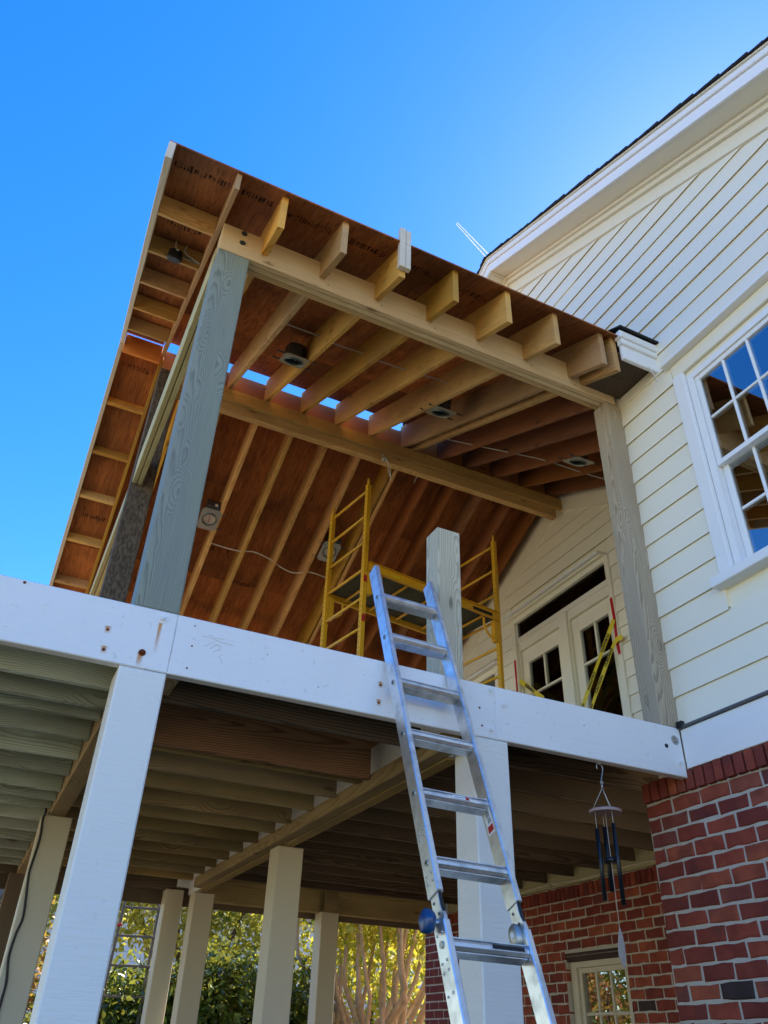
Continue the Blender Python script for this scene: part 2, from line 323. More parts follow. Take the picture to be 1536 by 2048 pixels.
def mesh_from(name, parts, smooth=False):
    vs, fs = [], []
    for v, f in parts:
        o = len(vs); vs += v; fs += [tuple(i+o for i in q) for q in f]
    me = bpy.data.meshes.new(name); me.from_pydata([tuple(v) for v in vs], [], fs)
    bm = bmesh.new(); bm.from_mesh(me); bmesh.ops.recalc_face_normals(bm, faces=bm.faces); bm.to_mesh(me); bm.free()
    if smooth:
        me.polygons.foreach_set('use_smooth', [True]*len(me.polygons))
    return me
CACHE = {}
def boxdata(a, b, c_, ch):                 # centred, sizes a (X), b (Y), c_ (Z); chamfer round the XZ face rims
    P = [(-a/2, -c_/2), (a/2, -c_/2), (a/2, c_/2), (-a/2, c_/2)]
    return prism_data(P, -b/2, b/2, min(ch, b*0.3, a*0.3, c_*0.3))
def box(name, x0, x1, y0, y1, z0, z1, mat, parent=None, axis='x', ch=0.003, F=None):
    cx, cy, cz = (x0+x1)/2, (y0+y1)/2, (z0+z1)/2; dx, dy, dz = abs(x1-x0), abs(y1-y0), abs(z1-z0)
    if axis == 'x': s = (dx, dy, dz); R = Matrix.Identity(4)
    elif axis == 'y': s = (dy, dx, dz); R = Matrix.Rotation(math.pi/2, 4, 'Z')
    else: s = (dz, dy, dx); R = Matrix.Rotation(-math.pi/2, 4, 'Y')
    key = (round(s[0], 4), round(s[1], 4), round(s[2], 4), ch, mat)
    me = CACHE.get(key)
    if me is None:
        me = mesh_from(name, [boxdata(*s, ch)]); me.materials.append(MAT[mat]); CACHE[key] = me
    M = (F if F is not None else Matrix.Translation((0, 0, H))) @ Matrix.Translation((cx, cy, cz)) @ R
    return obj(name, me, M, parent)
def shift(d, x, y, z, R=None):
    v, f = d
    return [((R @ Vector(p)) if R else Vector(p))+Vector((x, y, z)) for p in v], f
def multi(name, boxes, mat, parent=None, F=None, ch=0.002, extra=()):     # several boxes fused into one mesh: one piece
    xs = [(b[0]+b[1])/2 for b in boxes]; O = Vector(((min(b[0] for b in boxes)+max(b[1] for b in boxes))/2, (min(b[2] for b in boxes)+max(b[3] for b in boxes))/2, (min(b[4] for b in boxes)+max(b[5] for b in boxes))/2))
    parts = [shift(boxdata(b[1]-b[0], b[3]-b[2], b[5]-b[4], ch), (b[0]+b[1])/2-O.x, (b[2]+b[3])/2-O.y, (b[4]+b[5])/2-O.z) for b in boxes]
    for d in extra: parts.append(shift(d, -O.x, -O.y, -O.z))
    me = mesh_from(name, parts); me.materials.append(MAT[mat])
    M = (F if F is not None else Matrix.Translation((0, 0, H))) @ Matrix.Translation(O)
    return obj(name, me, M, parent)
def slopeprism(name, x0, x1, poly, mat, parent, slope=0.0, ch=0.003):     # polygon in (y,z) extruded in x; grain along the slope
    a = math.atan(slope); U = Vector((0, math.cos(a), math.sin(a))); V = Vector((0, -math.sin(a), math.cos(a)))
    cy = sum(p[0] for p in poly)/len(poly); cz = sum(p[1] for p in poly)/len(poly)
    O = Vector(((x0+x1)/2, cy, cz))
    P = [((Vector((0, y-cy, z-cz))).dot(U), (Vector((0, y-cy, z-cz))).dot(V)) for y, z in poly]
    me = mesh_from(name, [prism_data(P, -(x1-x0)/2, (x1-x0)/2, ch)]); me.materials.append(MAT[mat])
    return obj(name, me, frame(O, U, V), parent)
def clip(poly, a, b, c):                   # keep a*y+b*z <= c
    out = []
    for i in range(len(poly)):
        p, q = poly[i-1], poly[i]; dp = a*p[0]+b*p[1]-c; dq = a*q[0]+b*q[1]-c
        if (dp <= 0) != (dq <= 0):
            t = dp/(dp-dq); out.append((p[0]+(q[0]-p[0])*t, p[1]+(q[1]-p[1])*t))
        if dq <= 0: out.append(q)
    return out
def cyl_data(p, q, r0, r1=None, n=10, caps=True):
    p = Vector(p); q = Vector(q); r1 = r0 if r1 is None else r1
    d = (q-p).normalized(); a = d.orthogonal().normalized(); b = d.cross(a)
    vs = [tuple(c+(a*math.cos(2*math.pi*i/n)+b*math.sin(2*math.pi*i/n))*r) for c, r in ((p, r0), (q, r1)) for i in range(n)]
    fs = [(i, (i+1) % n, n+(i+1) % n, n+i) for i in range(n)]
    if caps: fs += [tuple(range(n))[::-1], tuple(range(n, 2*n))]
    return vs, fs
def cyl(name, p, q, r, mat, parent=None, n=10, r1=None, smooth=True):
    O = (Vector(p)+Vector(q))/2
    me = mesh_from(name, [cyl_data(Vector(p)-O, Vector(q)-O, r, r1, n)]); me.materials.append(MAT[mat])
    if smooth:
        for f in me.polygons: f.use_smooth = len(f.vertices) == 4
    return obj(name, me, T(*O), parent)
def tube(name, pts, r, mat, parent=None, n=6, radii=None):
    pts = [Vector(p) for p in pts]; O = pts[0].copy(); vs, fs = [], []
    up = None
    for i, p in enumerate(pts):
        d = (pts[min(i+1, len(pts)-1)]-pts[max(i-1, 0)]).normalized()
        a = d.orthogonal().normalized() if up is None else (up-d*up.dot(d)).normalized()
        up = a; b = d.cross(a); rr = radii[i] if radii else r
        vs += [tuple(p-O+(a*math.cos(2*math.pi*k/n)+b*math.sin(2*math.pi*k/n))*rr) for k in range(n)]
        if i: fs += [((i-1)*n+k, (i-1)*n+(k+1) % n, i*n+(k+1) % n, i*n+k) for k in range(n)]
    fs += [tuple(range(n))[::-1], tuple((len(pts)-1)*n+k for k in range(n))]
    me = mesh_from(name, [(vs, fs)], smooth=True); me.materials.append(MAT[mat])
    return obj(name, me, T(*O), parent)
def smoothline(pts, k=5):
    pts = [Vector(p) for p in pts]; out = []
    for i in range(len(pts)-1):
        p0, p1, p2, p3 = pts[max(i-1, 0)], pts[i], pts[i+1], pts[min(i+2, len(pts)-1)]
        for j in range(k):
            t = j/k; out.append(0.5*((2*p1)+(p2-p0)*t+(2*p0-5*p1+4*p2-p3)*t*t+(3*p1-p0-3*p2+p3)*t**3))
    return out+[pts[-1]]

# ------------------------------------------------------------------ ground
gm = bpy.data.meshes.new('ground'); N = 48; L = 600.0
gv = [((i/N-0.5)*2*L, (j/N-0.5)*2*L, 0) for j in range(N+1) for i in range(N+1)]
gm.from_pydata(gv, [], [(j*(N+1)+i, j*(N+1)+i+1, (j+1)*(N+1)+i+1, (j+1)*(N+1)+i) for j in range(N) for i in range(N)])
gm.materials.append(MAT['ground_soil']); go = bpy.data.objects.new('ground', gm); COL.objects.link(go); go['kind'] = 'structure'

mm = bpy.data.meshes.new('mulch_bed'); mm.from_pydata([(-3.6, 2.9, .004), (4.85, 3.55, .004), (4.85, 9.6, .004), (-3.6, 9.6, .004)], [], [(0, 1, 2, 3)]); mm.materials.append(MAT['mulch']); mo = bpy.data.objects.new('mulch_bed', mm); COL.objects.link(mo); mo['kind'] = 'structure'  # unseen dark sheet added under the deck to cut ground bounce on the joists
lm = bpy.data.meshes.new('lawn'); lm.from_pydata([(-5.5, -7, .004), (3.25, -7, .004), (3.25, 2.85, .004), (-5.5, 2.85, .004)], [], [(0, 1, 2, 3)]); lm.materials.append(MAT['lawn_grass']); lo_ = bpy.data.objects.new('lawn', lm); COL.objects.link(lo_); lo_['kind'] = 'structure'  # unseen darker ground sheet added in front to weaken light bounced from below

# ------------------------------------------------------------------ house
X1, X2 = 3.305, 4.88                       # the near side wall and the recessed porch wall
SL = 0.488; PK = (4.27, 6.555)             # gable slope, soffit line at the peak
YE0, YE1, YC = -0.5, 9.04, 3.50            # ends of the house, inner corner
YCS = 3.38                                 # where the near siding stops, behind the corner post
RS = 0.482                                 # porch roof slope
def rake(y): return PK[1]-SL*abs(y-PK[0])
def sh_near(y): return 4.285+RS*(y-3.132)  # underside of the porch sheathing, near slope
def sh_far(y): return 5.585-RS*(y-5.85)
house = empty('house', 6.5, 4.27, -H, 'cream lap-sided house with white trim on a red brick base', 'house')
# backing walls
def slab(name, x0, x1, polys, mat, parent):
    parts = []
    for P in polys: parts.append(prism_data(P, 0, x1-x0, 0))
    me = mesh_from(name, [([(v[0], v[2], v[1]) for v in d[0]], d[1]) for d in parts]); me.materials.append(MAT[mat])
    me2 = me
    # local: (y, z, dx) -> world via matrix
    M = Matrix(((0, 0, 1, x0), (1, 0, 0, 0), (0, 1, 0, H), (0, 0, 0, 1)))
    return obj(name, me2, M, parent)
WY0, WY1, WZ0, WZ1 = 1.80, 2.56, 2.21, 3.70   # near window opening
porchtop = [(3.5, sh_near(3.5)+.03), (5.85, 5.62)]
near_wall = slab('side_wall', X1+.012, X1+.14, [
    [(YE0, 1.25), (WY0, 1.25), (WY0, rake(WY0)), (YE0, rake(YE0))],
    [(WY0, 1.25), (WY1, 1.25), (WY1, WZ0), (WY0, WZ0)],
    [(WY0, WZ1), (WY1, WZ1), (WY1, rake(WY1)), (WY0, rake(WY0))],
    [(WY1, 1.25), (YCS, 1.25), (YCS, rake(YCS)), (WY1, rake(WY1))],
    [(YCS, sh_near(YCS)+.05), (4.27, sh_near(4.27)+.05), (4.27, rake(4.27)), (YCS, rake(YCS))],
    [(4.27, sh_near(4.27)+.05), (5.85, sh_near(5.85)+.05), (5.85, rake(5.85)), (4.27, rake(4.27))],
    [(5.85, 5.63), (6.3, 5.45), (6.3, rake(6.3))  , (5.85, rake(5.85))]], 'paint_creamtrim', house)
def board_mesh(P, z0, z1, ja):
    cy = sum(p[0] for p in P)/len(P); cz = sum(p[1] for p in P)/len(P); n = len(P)
    fx = lambda z: -.0165+(z-z0)/(z1-z0)*.0145+ja
    zl, zh = min(p[1] for p in P), max(p[1] for p in P)
    lo = sorted(p[0] for p in P if abs(p[1]-zl) < 1e-6); hi = sorted(p[0] for p in P if abs(p[1]-zh) < 1e-6)
    if n == 4 and len(lo) == 2 and len(hi) == 2 and abs(zl-z0) < 1e-6 and zh-zl > .03:
        yl = lambda z: lo[0]+(hi[0]-lo[0])*(z-zl)/(zh-zl); yr = lambda z: lo[1]+(hi[1]-lo[1])*(z-zl)/(zh-zl)
        S = [(fx(zl), zl), (fx(zl)+.005, zl), (fx(zl)+.005, zl+.018), (.012, zl+.018), (.012, zh), (fx(zh), zh)]
        vs = [(yl(z)-cy, x, z-cz) for x, z in S]+[(yr(z)-cy, x, z-cz) for x, z in S]; m = 6
    else:
        vs = [(y-cy, fx(z), z-cz) for y, z in P]+[(y-cy, .012, z-cz) for y, z in P]; m = n
    fs = [tuple(range(m)), tuple(range(m, 2*m))]+[(i, (i+1) % m, m+(i+1) % m, m+i) for i in range(m)]
    me = mesh_from('siding_board', [(vs, fs)]); me.materials.append(MAT['paint_cream']); return me, cy, cz
def siding(parent, xf, k0, k1, y0, y1, limits, holes, zbase=1.702, pitch=0.1677, over=None):
    for k in range(k0, k1):
        z0 = zbase+(k-1)*pitch; z1 = z0+pitch+.010
        segs = [(y0, y1)]
        for (ha, hb, hz0, hz1) in holes:
            if z1 > hz0 and z0 < hz1:
                segs = [q for (a, b) in segs for q in ((a, min(b, ha)), (max(a, hb), b)) if q[1]-q[0] > .02]
        polys = []
        for (a, b) in segs:
            P = [(a, z0), (b, z0), (b, z1), (a, z1)]
            for L_ in limits:
                if P: P = clip(P, *L_)
            if len(P) < 3: continue
            if over is not None and max(p[0] for p in P) > YCS:
                if all(p[1] > over(p[0]) for p in P if p[0] > YCS-.001) and over(YCS) < z0: polys.append(P)
                else:
                    sl = over(1.0)-over(0.0)
                    polys += [clip(P, 1, 0, YCS), clip(clip(P, -1, 0, -YCS), sl, -1, -over(0.0))]
            else: polys.append(P)
        for P in polys:
            if len(P) < 3: continue
            if abs(sum(P[i-1][0]*P[i][1]-P[i][0]*P[i-1][1] for i in range(len(P))))/2 < .002: continue
            me, cy, cz = board_mesh(P, z0, z1, random.uniform(-.0012, .0012))
            obj('siding_board', me, Matrix(((0, 1, 0, xf), (1, 0, 0, cy), (0, 0, 1, cz+H), (0, 0, 0, 1))), parent)
FR = 0.215                                  # frieze depth below the soffit line
siding(near_wall, X1, 0, 32, YE0, 6.3,
       [(-SL, 1, PK[1]-SL*PK[0]-FR), (SL, 1, PK[1]+SL*PK[0]-FR)], [(WY0-.10, WY1+.075, 2.16, 3.86)], over=lambda y: sh_near(y)+.04)
# water table band, flashing
box('band_board', X1-.022, X1+.012, YE0, 3.128, 1.300, 1.512, 'paint_trim', house, 'y')
box('flashing_strip', X1-.040, X1+.012, YE0, 3.125, 1.514, 1.527, 'flashing', house, 'y', .001)
box('flashing_end', X1-.045, X1-.018, 3.09, 3.128, 1.515, 1.552, 'black_rubber', house, 'y', .001)
# rake: frieze, crown, soffit, fascia, shingles
for sgn, ye in ((1, YE0), (-1, 6.35)):
    f = lambda y, d: rake(y)-d
    y_p = PK[0]
    s = SL*sgn
    def rk(name, x0, x1, d0, d1, mat, ya=ye, yb=y_p, ch=.003):
        slopeprism(name, x0, x1, [(ya, f(ya, d1)), (yb, f(yb, d1)), (yb, f(yb, d0)), (ya, f(ya, d0))], mat, house, s, ch)
    rk('frieze_board', X1-.030, X1+.010, .085, .222, 'paint_creamtrim')
    rk('frieze_molding', X1-.060, X1+.010, .035, .085, 'paint_creamtrim')
    rk('frieze_crown', X1-.085, X1+.010, .002, .035, 'paint_creamtrim')
    rk('soffit_panel', 3.062, X1+.012, -.012, 0.0, 'paint_creamtrim', ch=.001)
    rk('fascia_board', 3.040, 3.060, -.10, .012, 'paint_trim', ch=.002)
    rk('fascia_molding', 3.022, 3.060, -.165, -.102, 'paint_trim', ch=.006)
    rk('drip_edge', 3.010, 3.060, -.180, -.168, 'paint_creamtrim', ch=.001)
    rk('roof', 3.055, 9.0, -.195, -.075 if False else -.182, 'shingle', ya=ye-.35 if sgn > 0 else ye+2.9, ch=.001)
    n = 46
    for i in range(n):
        t0, t1 = i/n, (i+1)/n
        ya, yb = ye+(y_p-ye)*t0, ye+(y_p-ye)*t1
        dz = random.uniform(0, .006)
        if abs(yb-ya) > .01:
            slopeprism('shingle', 2.998-random.uniform(0, .010), 3.30, [(ya, f(ya, -.182)), (yb, f(yb, -.182)), (yb, f(yb, -.194-dz)), (ya, f(ya, -.206-dz))], 'shingle', house, s, 0)
box('soffit_joint', 3.063, 3.30, 4.262, 4.278, PK[1]-.016, PK[1]-.004, 'paint_creamtrim', house, 'x', .001)

# cornice return where the old eave dies into the wall
multi('eave_return', [(2.995, X1, 2.735, 2.765, 3.905, 4.03), (2.985, X1, 2.715, 2.765, 4.03, 4.075), (2.970, X1, 2.70, 2.765, 4.075, 4.135)], 'paint_trim', house, ch=.006)
slopeprism('eave_shingle', 2.955, X1+.01, [(2.680, 4.1365), (3.05, 4.325), (3.05, 4.340), (2.675, 4.150)], 'shingle', house, RS, .002)
tube('loose_wire', smoothline([(3.215, 2.74, 3.93), (3.21, 2.72, 3.86), (3.225, 2.71, 3.80), (3.21, 2.70, 3.75)]), .004, 'white_cable', house)
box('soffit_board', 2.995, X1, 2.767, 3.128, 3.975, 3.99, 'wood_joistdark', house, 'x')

# ---- windows
def glass(name, x, y0, y1, z0, z1, parent, mat='window_glass'): return box(name, x, x+.006, y0, y1, z0, z1, mat, parent, 'y', 0)
def sash(parent, x, y0, y1, z0, z1, cols, rows, mat, st=.042, mw=.018, depth=.035):
    s = multi('sash', [(x, x+depth, y0, y0+st, z0, z1), (x, x+depth, y1-st, y1, z0, z1), (x, x+depth, y0+st, y1-st, z0, z0+st), (x, x+depth, y0+st, y1-st, z1-st, z1)], mat, parent, ch=.003)
    a, b, c, d = y0+st, y1-st, z0+st, z1-st
    for i in range(1, cols):
        y = a+(b-a)*i/cols; box('muntin', x+.002, x+.022, y-mw/2, y+mw/2, c, d, mat, parent, 'z', .004)
    for j in range(1, rows):
        z = c+(d-c)*j/rows
        for i in range(cols):
            box('muntin', x+.003, x+.021, a+(b-a)*i/cols+mw/2, a+(b-a)*(i+1)/cols-mw/2, z-mw/2, z+mw/2, mat, parent, 'y', .004)
    glass('pane', x+.012, a-.005, b+.005, c-.005, d+.005, parent)
    return s
win = multi('window', [(X1-.026, X1+.01, 2.545, 2.632, 2.225, 3.735), (X1-.026, X1+.01, 1.715, 1.805, 2.225, 3.735)], 'paint_trim', house, ch=.004)
box('head_board', X1-.014, X1+.01, 1.715, 2.632, 3.737, 3.853, 'paint_creamtrim', win, 'y', .003)
box('window_head', X1-.070, X1+.01, 1.67, 2.668, 3.855, 3.878, 'paint_trim', win, 'y', .003)
box('window_sill', X1-.075, X1+.02, 1.69, 2.664, 2.165, 2.223, 'paint_trim', win, 'y', .004)
multi('frame', [(X1+.004, X1+.10, 2.497, 2.543, 2.225, 3.70), (X1+.004, X1+.10, 1.807, 1.86, 2.225, 3.70), (X1+.004, X1+.10, 1.86, 2.497, 3.655, 3.70), (X1-.01, X1+.10, 1.86, 2.497, 2.225, 2.25)], 'paint_trim', win)
sash(win, X1+.018, 1.862, 2.495, 2.935, 3.653, 3, 2, 'paint_trim', .032)
sash(win, X1+.056, 1.862, 2.495, 2.252, 2.975, 3, 2, 'paint_trim', .040)
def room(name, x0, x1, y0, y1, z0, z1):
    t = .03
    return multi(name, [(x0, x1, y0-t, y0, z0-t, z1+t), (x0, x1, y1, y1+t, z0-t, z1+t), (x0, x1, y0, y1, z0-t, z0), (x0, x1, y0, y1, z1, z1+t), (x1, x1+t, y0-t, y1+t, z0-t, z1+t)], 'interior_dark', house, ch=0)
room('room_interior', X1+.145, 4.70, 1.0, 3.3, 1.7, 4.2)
# swag curtain behind the upper panes
cv, cf_ = [], []
NX, NZ = 26, 8
for j in range(NZ+1):
    for i in range(NX+1):
        t = i/NX; y = 2.52-t*.72; top = 3.62; sag = .17+.20*math.sin(math.pi*t)**.8
        z = top-sag*(j/NZ); cv.append((3.56+.018*math.sin(t*40+j*.9)+.03*math.sin(j*1.1), y, z))
        if i and j: q = j*(NX+1)+i; cf_.append((q, q-1, q-NX-2, q-NX-1))
me = mesh_from('curtain', [(cv, cf_)], True); me.materials.append(MAT['curtain']); obj('curtain', me, T(0, 0, 0), house)
box('window_box', 3.50, 3.62, 2.52, 2.545, 2.28, 3.62, 'curtain', house, 'z')

# ---- recessed porch wall with the French doors
DY0, DY1, DZ0, DZ1 = 5.215, 6.80, 1.53, 4.15
porch_wall = slab('porch_wall', X2+.012, X2+.14, [
    [(YCS, 1.2), (DY0, 1.2), (DY0, sh_near(DY0)), (YCS, sh_near(YCS))],
    [(DY0, DZ1), (DY1, DZ1), (DY1, sh_far(DY1)), (5.85, 5.585), (DY0, sh_near(DY0))],
    [(DY1, 1.2), (YE1, 1.2), (YE1, 4.1), (DY1, sh_far(DY1))],
    [(DY0, 1.2), (DY1, 1.2), (DY1, DZ0), (DY0, DZ0)]], 'paint_creamtrim', house)
cn = 3.995-RS*3.132; cfar = 5.28+RS*5.88
siding(porch_wall, X2, 0, 24, YCS, YE1, [(-RS, 1, cn-.13), (RS, 1, cfar-.13)], [(5.150, 6.895, 1.4, 4.235), (7.20, 8.3, 1.4, 3.80)])
slopeprism('gable_frieze', X2-.026, X2+.010, [(4.3, cn+RS*4.3-.16), (5.86, cn+RS*5.86-.16), (5.86, cn+RS*5.86+.10), (4.3, cn+RS*4.3+.10)], 'paint_creamtrim', porch_wall, RS)
slopeprism('gable_frieze', X2-.026, X2+.010, [(5.865, cfar-RS*5.865-.16), (8.5, cfar-RS*8.5-.16), (8.5, cfar-RS*8.5+.10), (5.865, cfar-RS*5.865+.10)], 'paint_creamtrim', porch_wall, -RS)
box('return_wall', X1+.145, X2+.01, YCS-.12, YCS-.002, 1.305, 4.35, 'paint_cream', house, 'x')
dr = multi('french_door', [(X2-.03, X2+.02, 5.148, 5.214, 1.53, 4.20), (X2-.03, X2+.02, 6.812, 6.892, 1.53, 4.20), (X2-.03, X2+.02, 5.214, 6.812, 4.142, 4.20)], 'paint_creamtrim', house, ch=.006)
box('door_cap', X2-.11, X2+.02, 5.20, 6.90, 4.222, 4.252, 'paint_trim', dr, 'y', .004)
box('cap_molding', X2-.07, X2+.02, 5.18, 6.88, 4.201, 4.221, 'paint_creamtrim', dr, 'y', .004)
multi('transom_frame', [(X2-.006, X2+.07, 5.216, 6.81, 3.895, 3.955), (X2-.006, X2+.07, 5.216, 5.235, 3.955, 4.140), (X2-.006, X2+.07, 6.795, 6.81, 3.955, 4.140), (X2-.02, X2+.07, 5.90, 6.03, 1.53, 3.895)], 'paint_creamtrim', dr, ch=.004)
glass('transom_pane', X2+.004, 5.235, 6.795, 3.955, 4.140, dr, 'door_glass')
for (a, b) in ((5.218, 5.898), (6.032, 6.808)):
    x = X2+.035; z0, z1 = 1.54, 3.895
    l_in = .015
    g0, g1, gz0, gz1 = a+.105, b-.125, 1.85, 3.63
    dl = multi('door_leaf', [(x, x+.045, a+l_in, g0, z0, 3.79), (x, x+.045, g1, b-l_in, z0, 3.79), (x, x+.045, g0, g1, z0, gz0), (x, x+.045, g0, g1, gz1, 3.79)], 'paint_creamtrim', dr, ch=.004)
    multi('door_jamb', [(x-.03, x+.05, a, a+l_in-.002, z0, 3.895), (x-.03, x+.05, b-l_in+.002, b, z0, 3.895), (x-.03, x+.05, a+l_in, b-l_in, 3.795, 3.895)], 'paint_creamtrim', dr, ch=.002)
    ym = (g0+g1)/2
    box('muntin', x+.006, x+.03, ym-.011, ym+.011, 3.27, gz1, 'paint_creamtrim', dl, 'z', .004)
    box('muntin', x+.007, x+.029, g0, g1, 3.246, 3.269, 'paint_creamtrim', dl, 'y', .004)
    glass('pane', x+.016, g0-.004, g1+.004, gz0-.004, gz1+.004, dl, 'door_glass')
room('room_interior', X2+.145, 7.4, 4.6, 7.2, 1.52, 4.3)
# second window beyond the scaffold (only its head shows)
w2 = multi('window', [(X2-.03, X2+.02, 7.20, 7.28, 1.9, 3.70), (X2-.03, X2+.02, 8.22, 8.30, 1.9, 3.70), (X2-.03, X2+.02, 7.20, 8.30, 3.705, 3.78)], 'paint_creamtrim', house, ch=.004)
box('window_head', X2-.09, X2+.02, 7.17, 8.33, 3.782, 3.815, 'paint_trim', w2, 'y', .004)
box('blind', X2+.0, X2+.011, 7.285, 8.215, 1.9, 3.70, 'flashing', w2, 'z')

# ---- brick base
BH, BL, RL = 0.0789, 0.203, 0.102
def brickwall(name, xf, y0, y1, ztop, zbot, hole, budget, yhide):
    wall = box(name, xf+.006, xf+.20, y0, y1 if not hole else y1, zbot, ztop, 'mortar', house, 'y', 0) if not hole else multi(
        name, [(xf+.006, xf+.20, y0, hole[0], zbot, ztop), (xf+.006, xf+.20, hole[1], y1, zbot, ztop), (xf+.006, xf+.20, hole[0], hole[1], hole[3], ztop), (xf+.006, xf+.20, hole[0], hole[1], zbot, hole[2])], 'mortar', house, ch=0)
    jobs = []
    rows = int((ztop-.102-zbot)/BH)
    for r in range(rows):
        z1 = ztop-.105-r*BH-.010; z0 = z1-BH+.0125
        n = int((y1-y0)/BL)+2
        st = y1+random.uniform(-.006, .003)+(BL*.5 if r % 2 else 0)
        for i in range(n):
            b = st-i*BL; a = b-BL+.0125
            b = min(b, y1+random.uniform(-.004, .002)); a = max(a, y0)
            segs = [(a, b)]
            if hole and z1 > hole[2] and z0 < hole[3]-.004: segs = [s for s in ((a, min(b, hole[0])), (max(a, hole[1]), b))]
            for (p, q) in segs:
                if q-p > .03: jobs.append((p, q, z0, z1))
    jobs.sort(key=lambda j: (abs((j[0]+j[1])/2-yhide[0])+abs((j[2]+j[3])/2-yhide[1])*1.4))
    rest = []
    for k, (p, q, z0, z1) in enumerate(jobs):
        p += random.uniform(-.002, .003); q -= random.uniform(-.002, .003); z0 += random.uniform(-.0015, .002); z1 -= random.uniform(-.0015, .002)
        dx = random.uniform(-.0025, .0025)
        if k < budget:
            w_ = round((q-p)/.003)*.003; h_ = round((z1-z0)/.0015)*.0015; c = (p+q)/2; cz = (z0+z1)/2
            w_ = round(w_/.012)*.012; h_ = round(h_/.003)*.003
            mt = 'brick_dark' if random.random() < .03 else 'brick_red'; key = ('brick', round(w_, 4), round(h_, 4), mt, random.randrange(6)); me = CACHE.get(key)
            if me is None:
                u, v_ = w_/2, h_/2; j = lambda: random.uniform(-.0042, .0042)
                out = [(-u+j(), -v_+j()), (-u*.3, -v_+j()), (u*.35, -v_+j()), (u+j(), -v_+j()), (u+j(), v_+j()), (u*.3, v_+j()), (-u*.35, v_+j()), (-u+j(), v_+j())]
                n8 = len(out); ins = inset(out, .0055)
                vs = [(a, -.045, b) for a, b in ins]+[(a, -.040, b) for a, b in out]+[(a, .045, b) for a, b in out]
                fs = [tuple(range(n8))]+[(q*n8+i, q*n8+(i+1) % n8, (q+1)*n8+(i+1) % n8, (q+1)*n8+i) for q in (0, 1) for i in range(n8)]+[tuple(range(2*n8, 3*n8))]
                me = mesh_from('brick', [(vs, fs)]); me.materials.append(MAT[mt]); CACHE[key] = me
            obj('brick', me, Matrix(((0, 1, 0, xf+dx+.045), (1, 0, 0, c), (0, 0, 1, cz+H), (0, 0, 0, 1))) @ Matrix.Rotation(random.uniform(-.006, .006), 4, 'Y'), wall)
        else: rest.append((xf+dx, xf+dx+.09, p, q, z0, z1))
    # rowlock course on top
    y = y1-.004; cnt = 0; rrest = []
    while y-.062 > y0:
        d = random.uniform(-.003, .003)
        if abs(y-yhide[0]) < 2.6 and cnt < 60:
            box('rowlock_brick', xf-.024+d, xf+.09, y-.057+random.uniform(-.002, .002), y, ztop-.104, ztop-.002+random.uniform(-.004, .002), 'brick_red', wall, 'z', .006); cnt += 1
        else: rrest.append((xf-.024+d, xf+.09, y-.057, y, ztop-.104, ztop-.002))
        y -= .0675
    if rest or rrest:
        o = multi('far_brick', rest+rrest, 'brick_red', wall, ch=.004); o['kind'] = 'stuff'
    return wall
brickwall('brick_wall', X1, YE0, YC, 1.300, -H, None, 230, (2.9, .6))
BW = (5.655, 6.455, -.75, .74)
bw = brickwall('brick_wall', X2, YC, YE1, 1.290, -H, BW, 290, (6.3, .6))
w3 = multi('window', [(X2+.05, X2+.15, 6.375, 6.452, -.74, .70), (X2+.05, X2+.15, 5.658, 5.735, -.74, .70), (X2+.05, X2+.15, 5.735, 6.375, .655, .70), (X2+.03, X2+.15, 5.735, 6.375, -.74, -.68)], 'paint_tan', house, ch=.005)
box('lintel', X2+.004, X2+.14, 5.62, 6.49, .742, .765, 'brick_dark', w3, 'y', .002)
box('head_trim', X2+.02, X2+.15, 5.66, 6.45, .702, .738, 'brick_dark', w3, 'y', .003)
sash(w3, X2+.075, 5.737, 6.373, -.02, .653, 3, 2, 'paint_tan', .038, .022)
sash(w3, X2+.105, 5.737, 6.373, -.678, .0, 3, 2, 'paint_tan', .038, .022)
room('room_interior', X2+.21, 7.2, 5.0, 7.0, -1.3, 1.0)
box('foundation_end', X2+.21, 9.0, YE1-.2, YE1-.01, -H, 1.28, 'brick_red', house, 'x', .004)
box('end_wall', X2+.15, 9.0, YE1-.2, YE1-.01, 1.285, 4.05, 'paint_cream', house, 'x', .004)
box('front_wall', X1+.21, 9.0, YE0, YE0+.2, -H, 4.05, 'paint_cream', house, 'x', .004)

# ------------------------------------------------------------------ raised deck
Y0 = 3.1315
deck = empty('raised_deck', 1.0, 5.8, -H, 'raised timber deck with white painted front beam and white posts', 'deck')
rims = [box('rim_beam', a, b, Y0, Y0+.05, 1.254, 1.523, 'paint_white', deck, 'x', .004) for a, b in ((-3.2, .4876), (.4882, 2.0805), (2.0811, X1-.024))]
for x in np.arange(-3.1, X2-.02, .143):
    ya = Y0+.052 if x+.14 < X1-.03 else YC+.004
    box('deck_board', x, x+.139, ya, 8.60, 1.491, 1.5235, 'wood_deck', deck, 'y', .003)
# joists: left bay, middle bay, right bay
for y in (3.43, 3.68, 3.84, 4.18, 4.55, 4.91, 5.30, 5.53, 5.79, 6.18, 6.56, 6.94, 7.32, 7.70, 8.08):
    box('joist', -3.1, .335, y, y+.04, 1.254+random.uniform(-.004, .004), 1.490, 'wood_joistgreen', deck, 'x', .004)
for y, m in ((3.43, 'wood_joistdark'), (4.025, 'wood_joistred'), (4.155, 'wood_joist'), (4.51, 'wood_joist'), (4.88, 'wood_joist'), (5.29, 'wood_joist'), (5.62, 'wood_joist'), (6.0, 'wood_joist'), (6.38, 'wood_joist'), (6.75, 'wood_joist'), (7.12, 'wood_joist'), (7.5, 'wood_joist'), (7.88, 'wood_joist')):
    z = 1.243 if m == 'wood_joistred' else 1.254
    box('joist', .44, 1.828, y, y+.04, z, 1.490, m, deck, 'x', .004)
y = 3.30
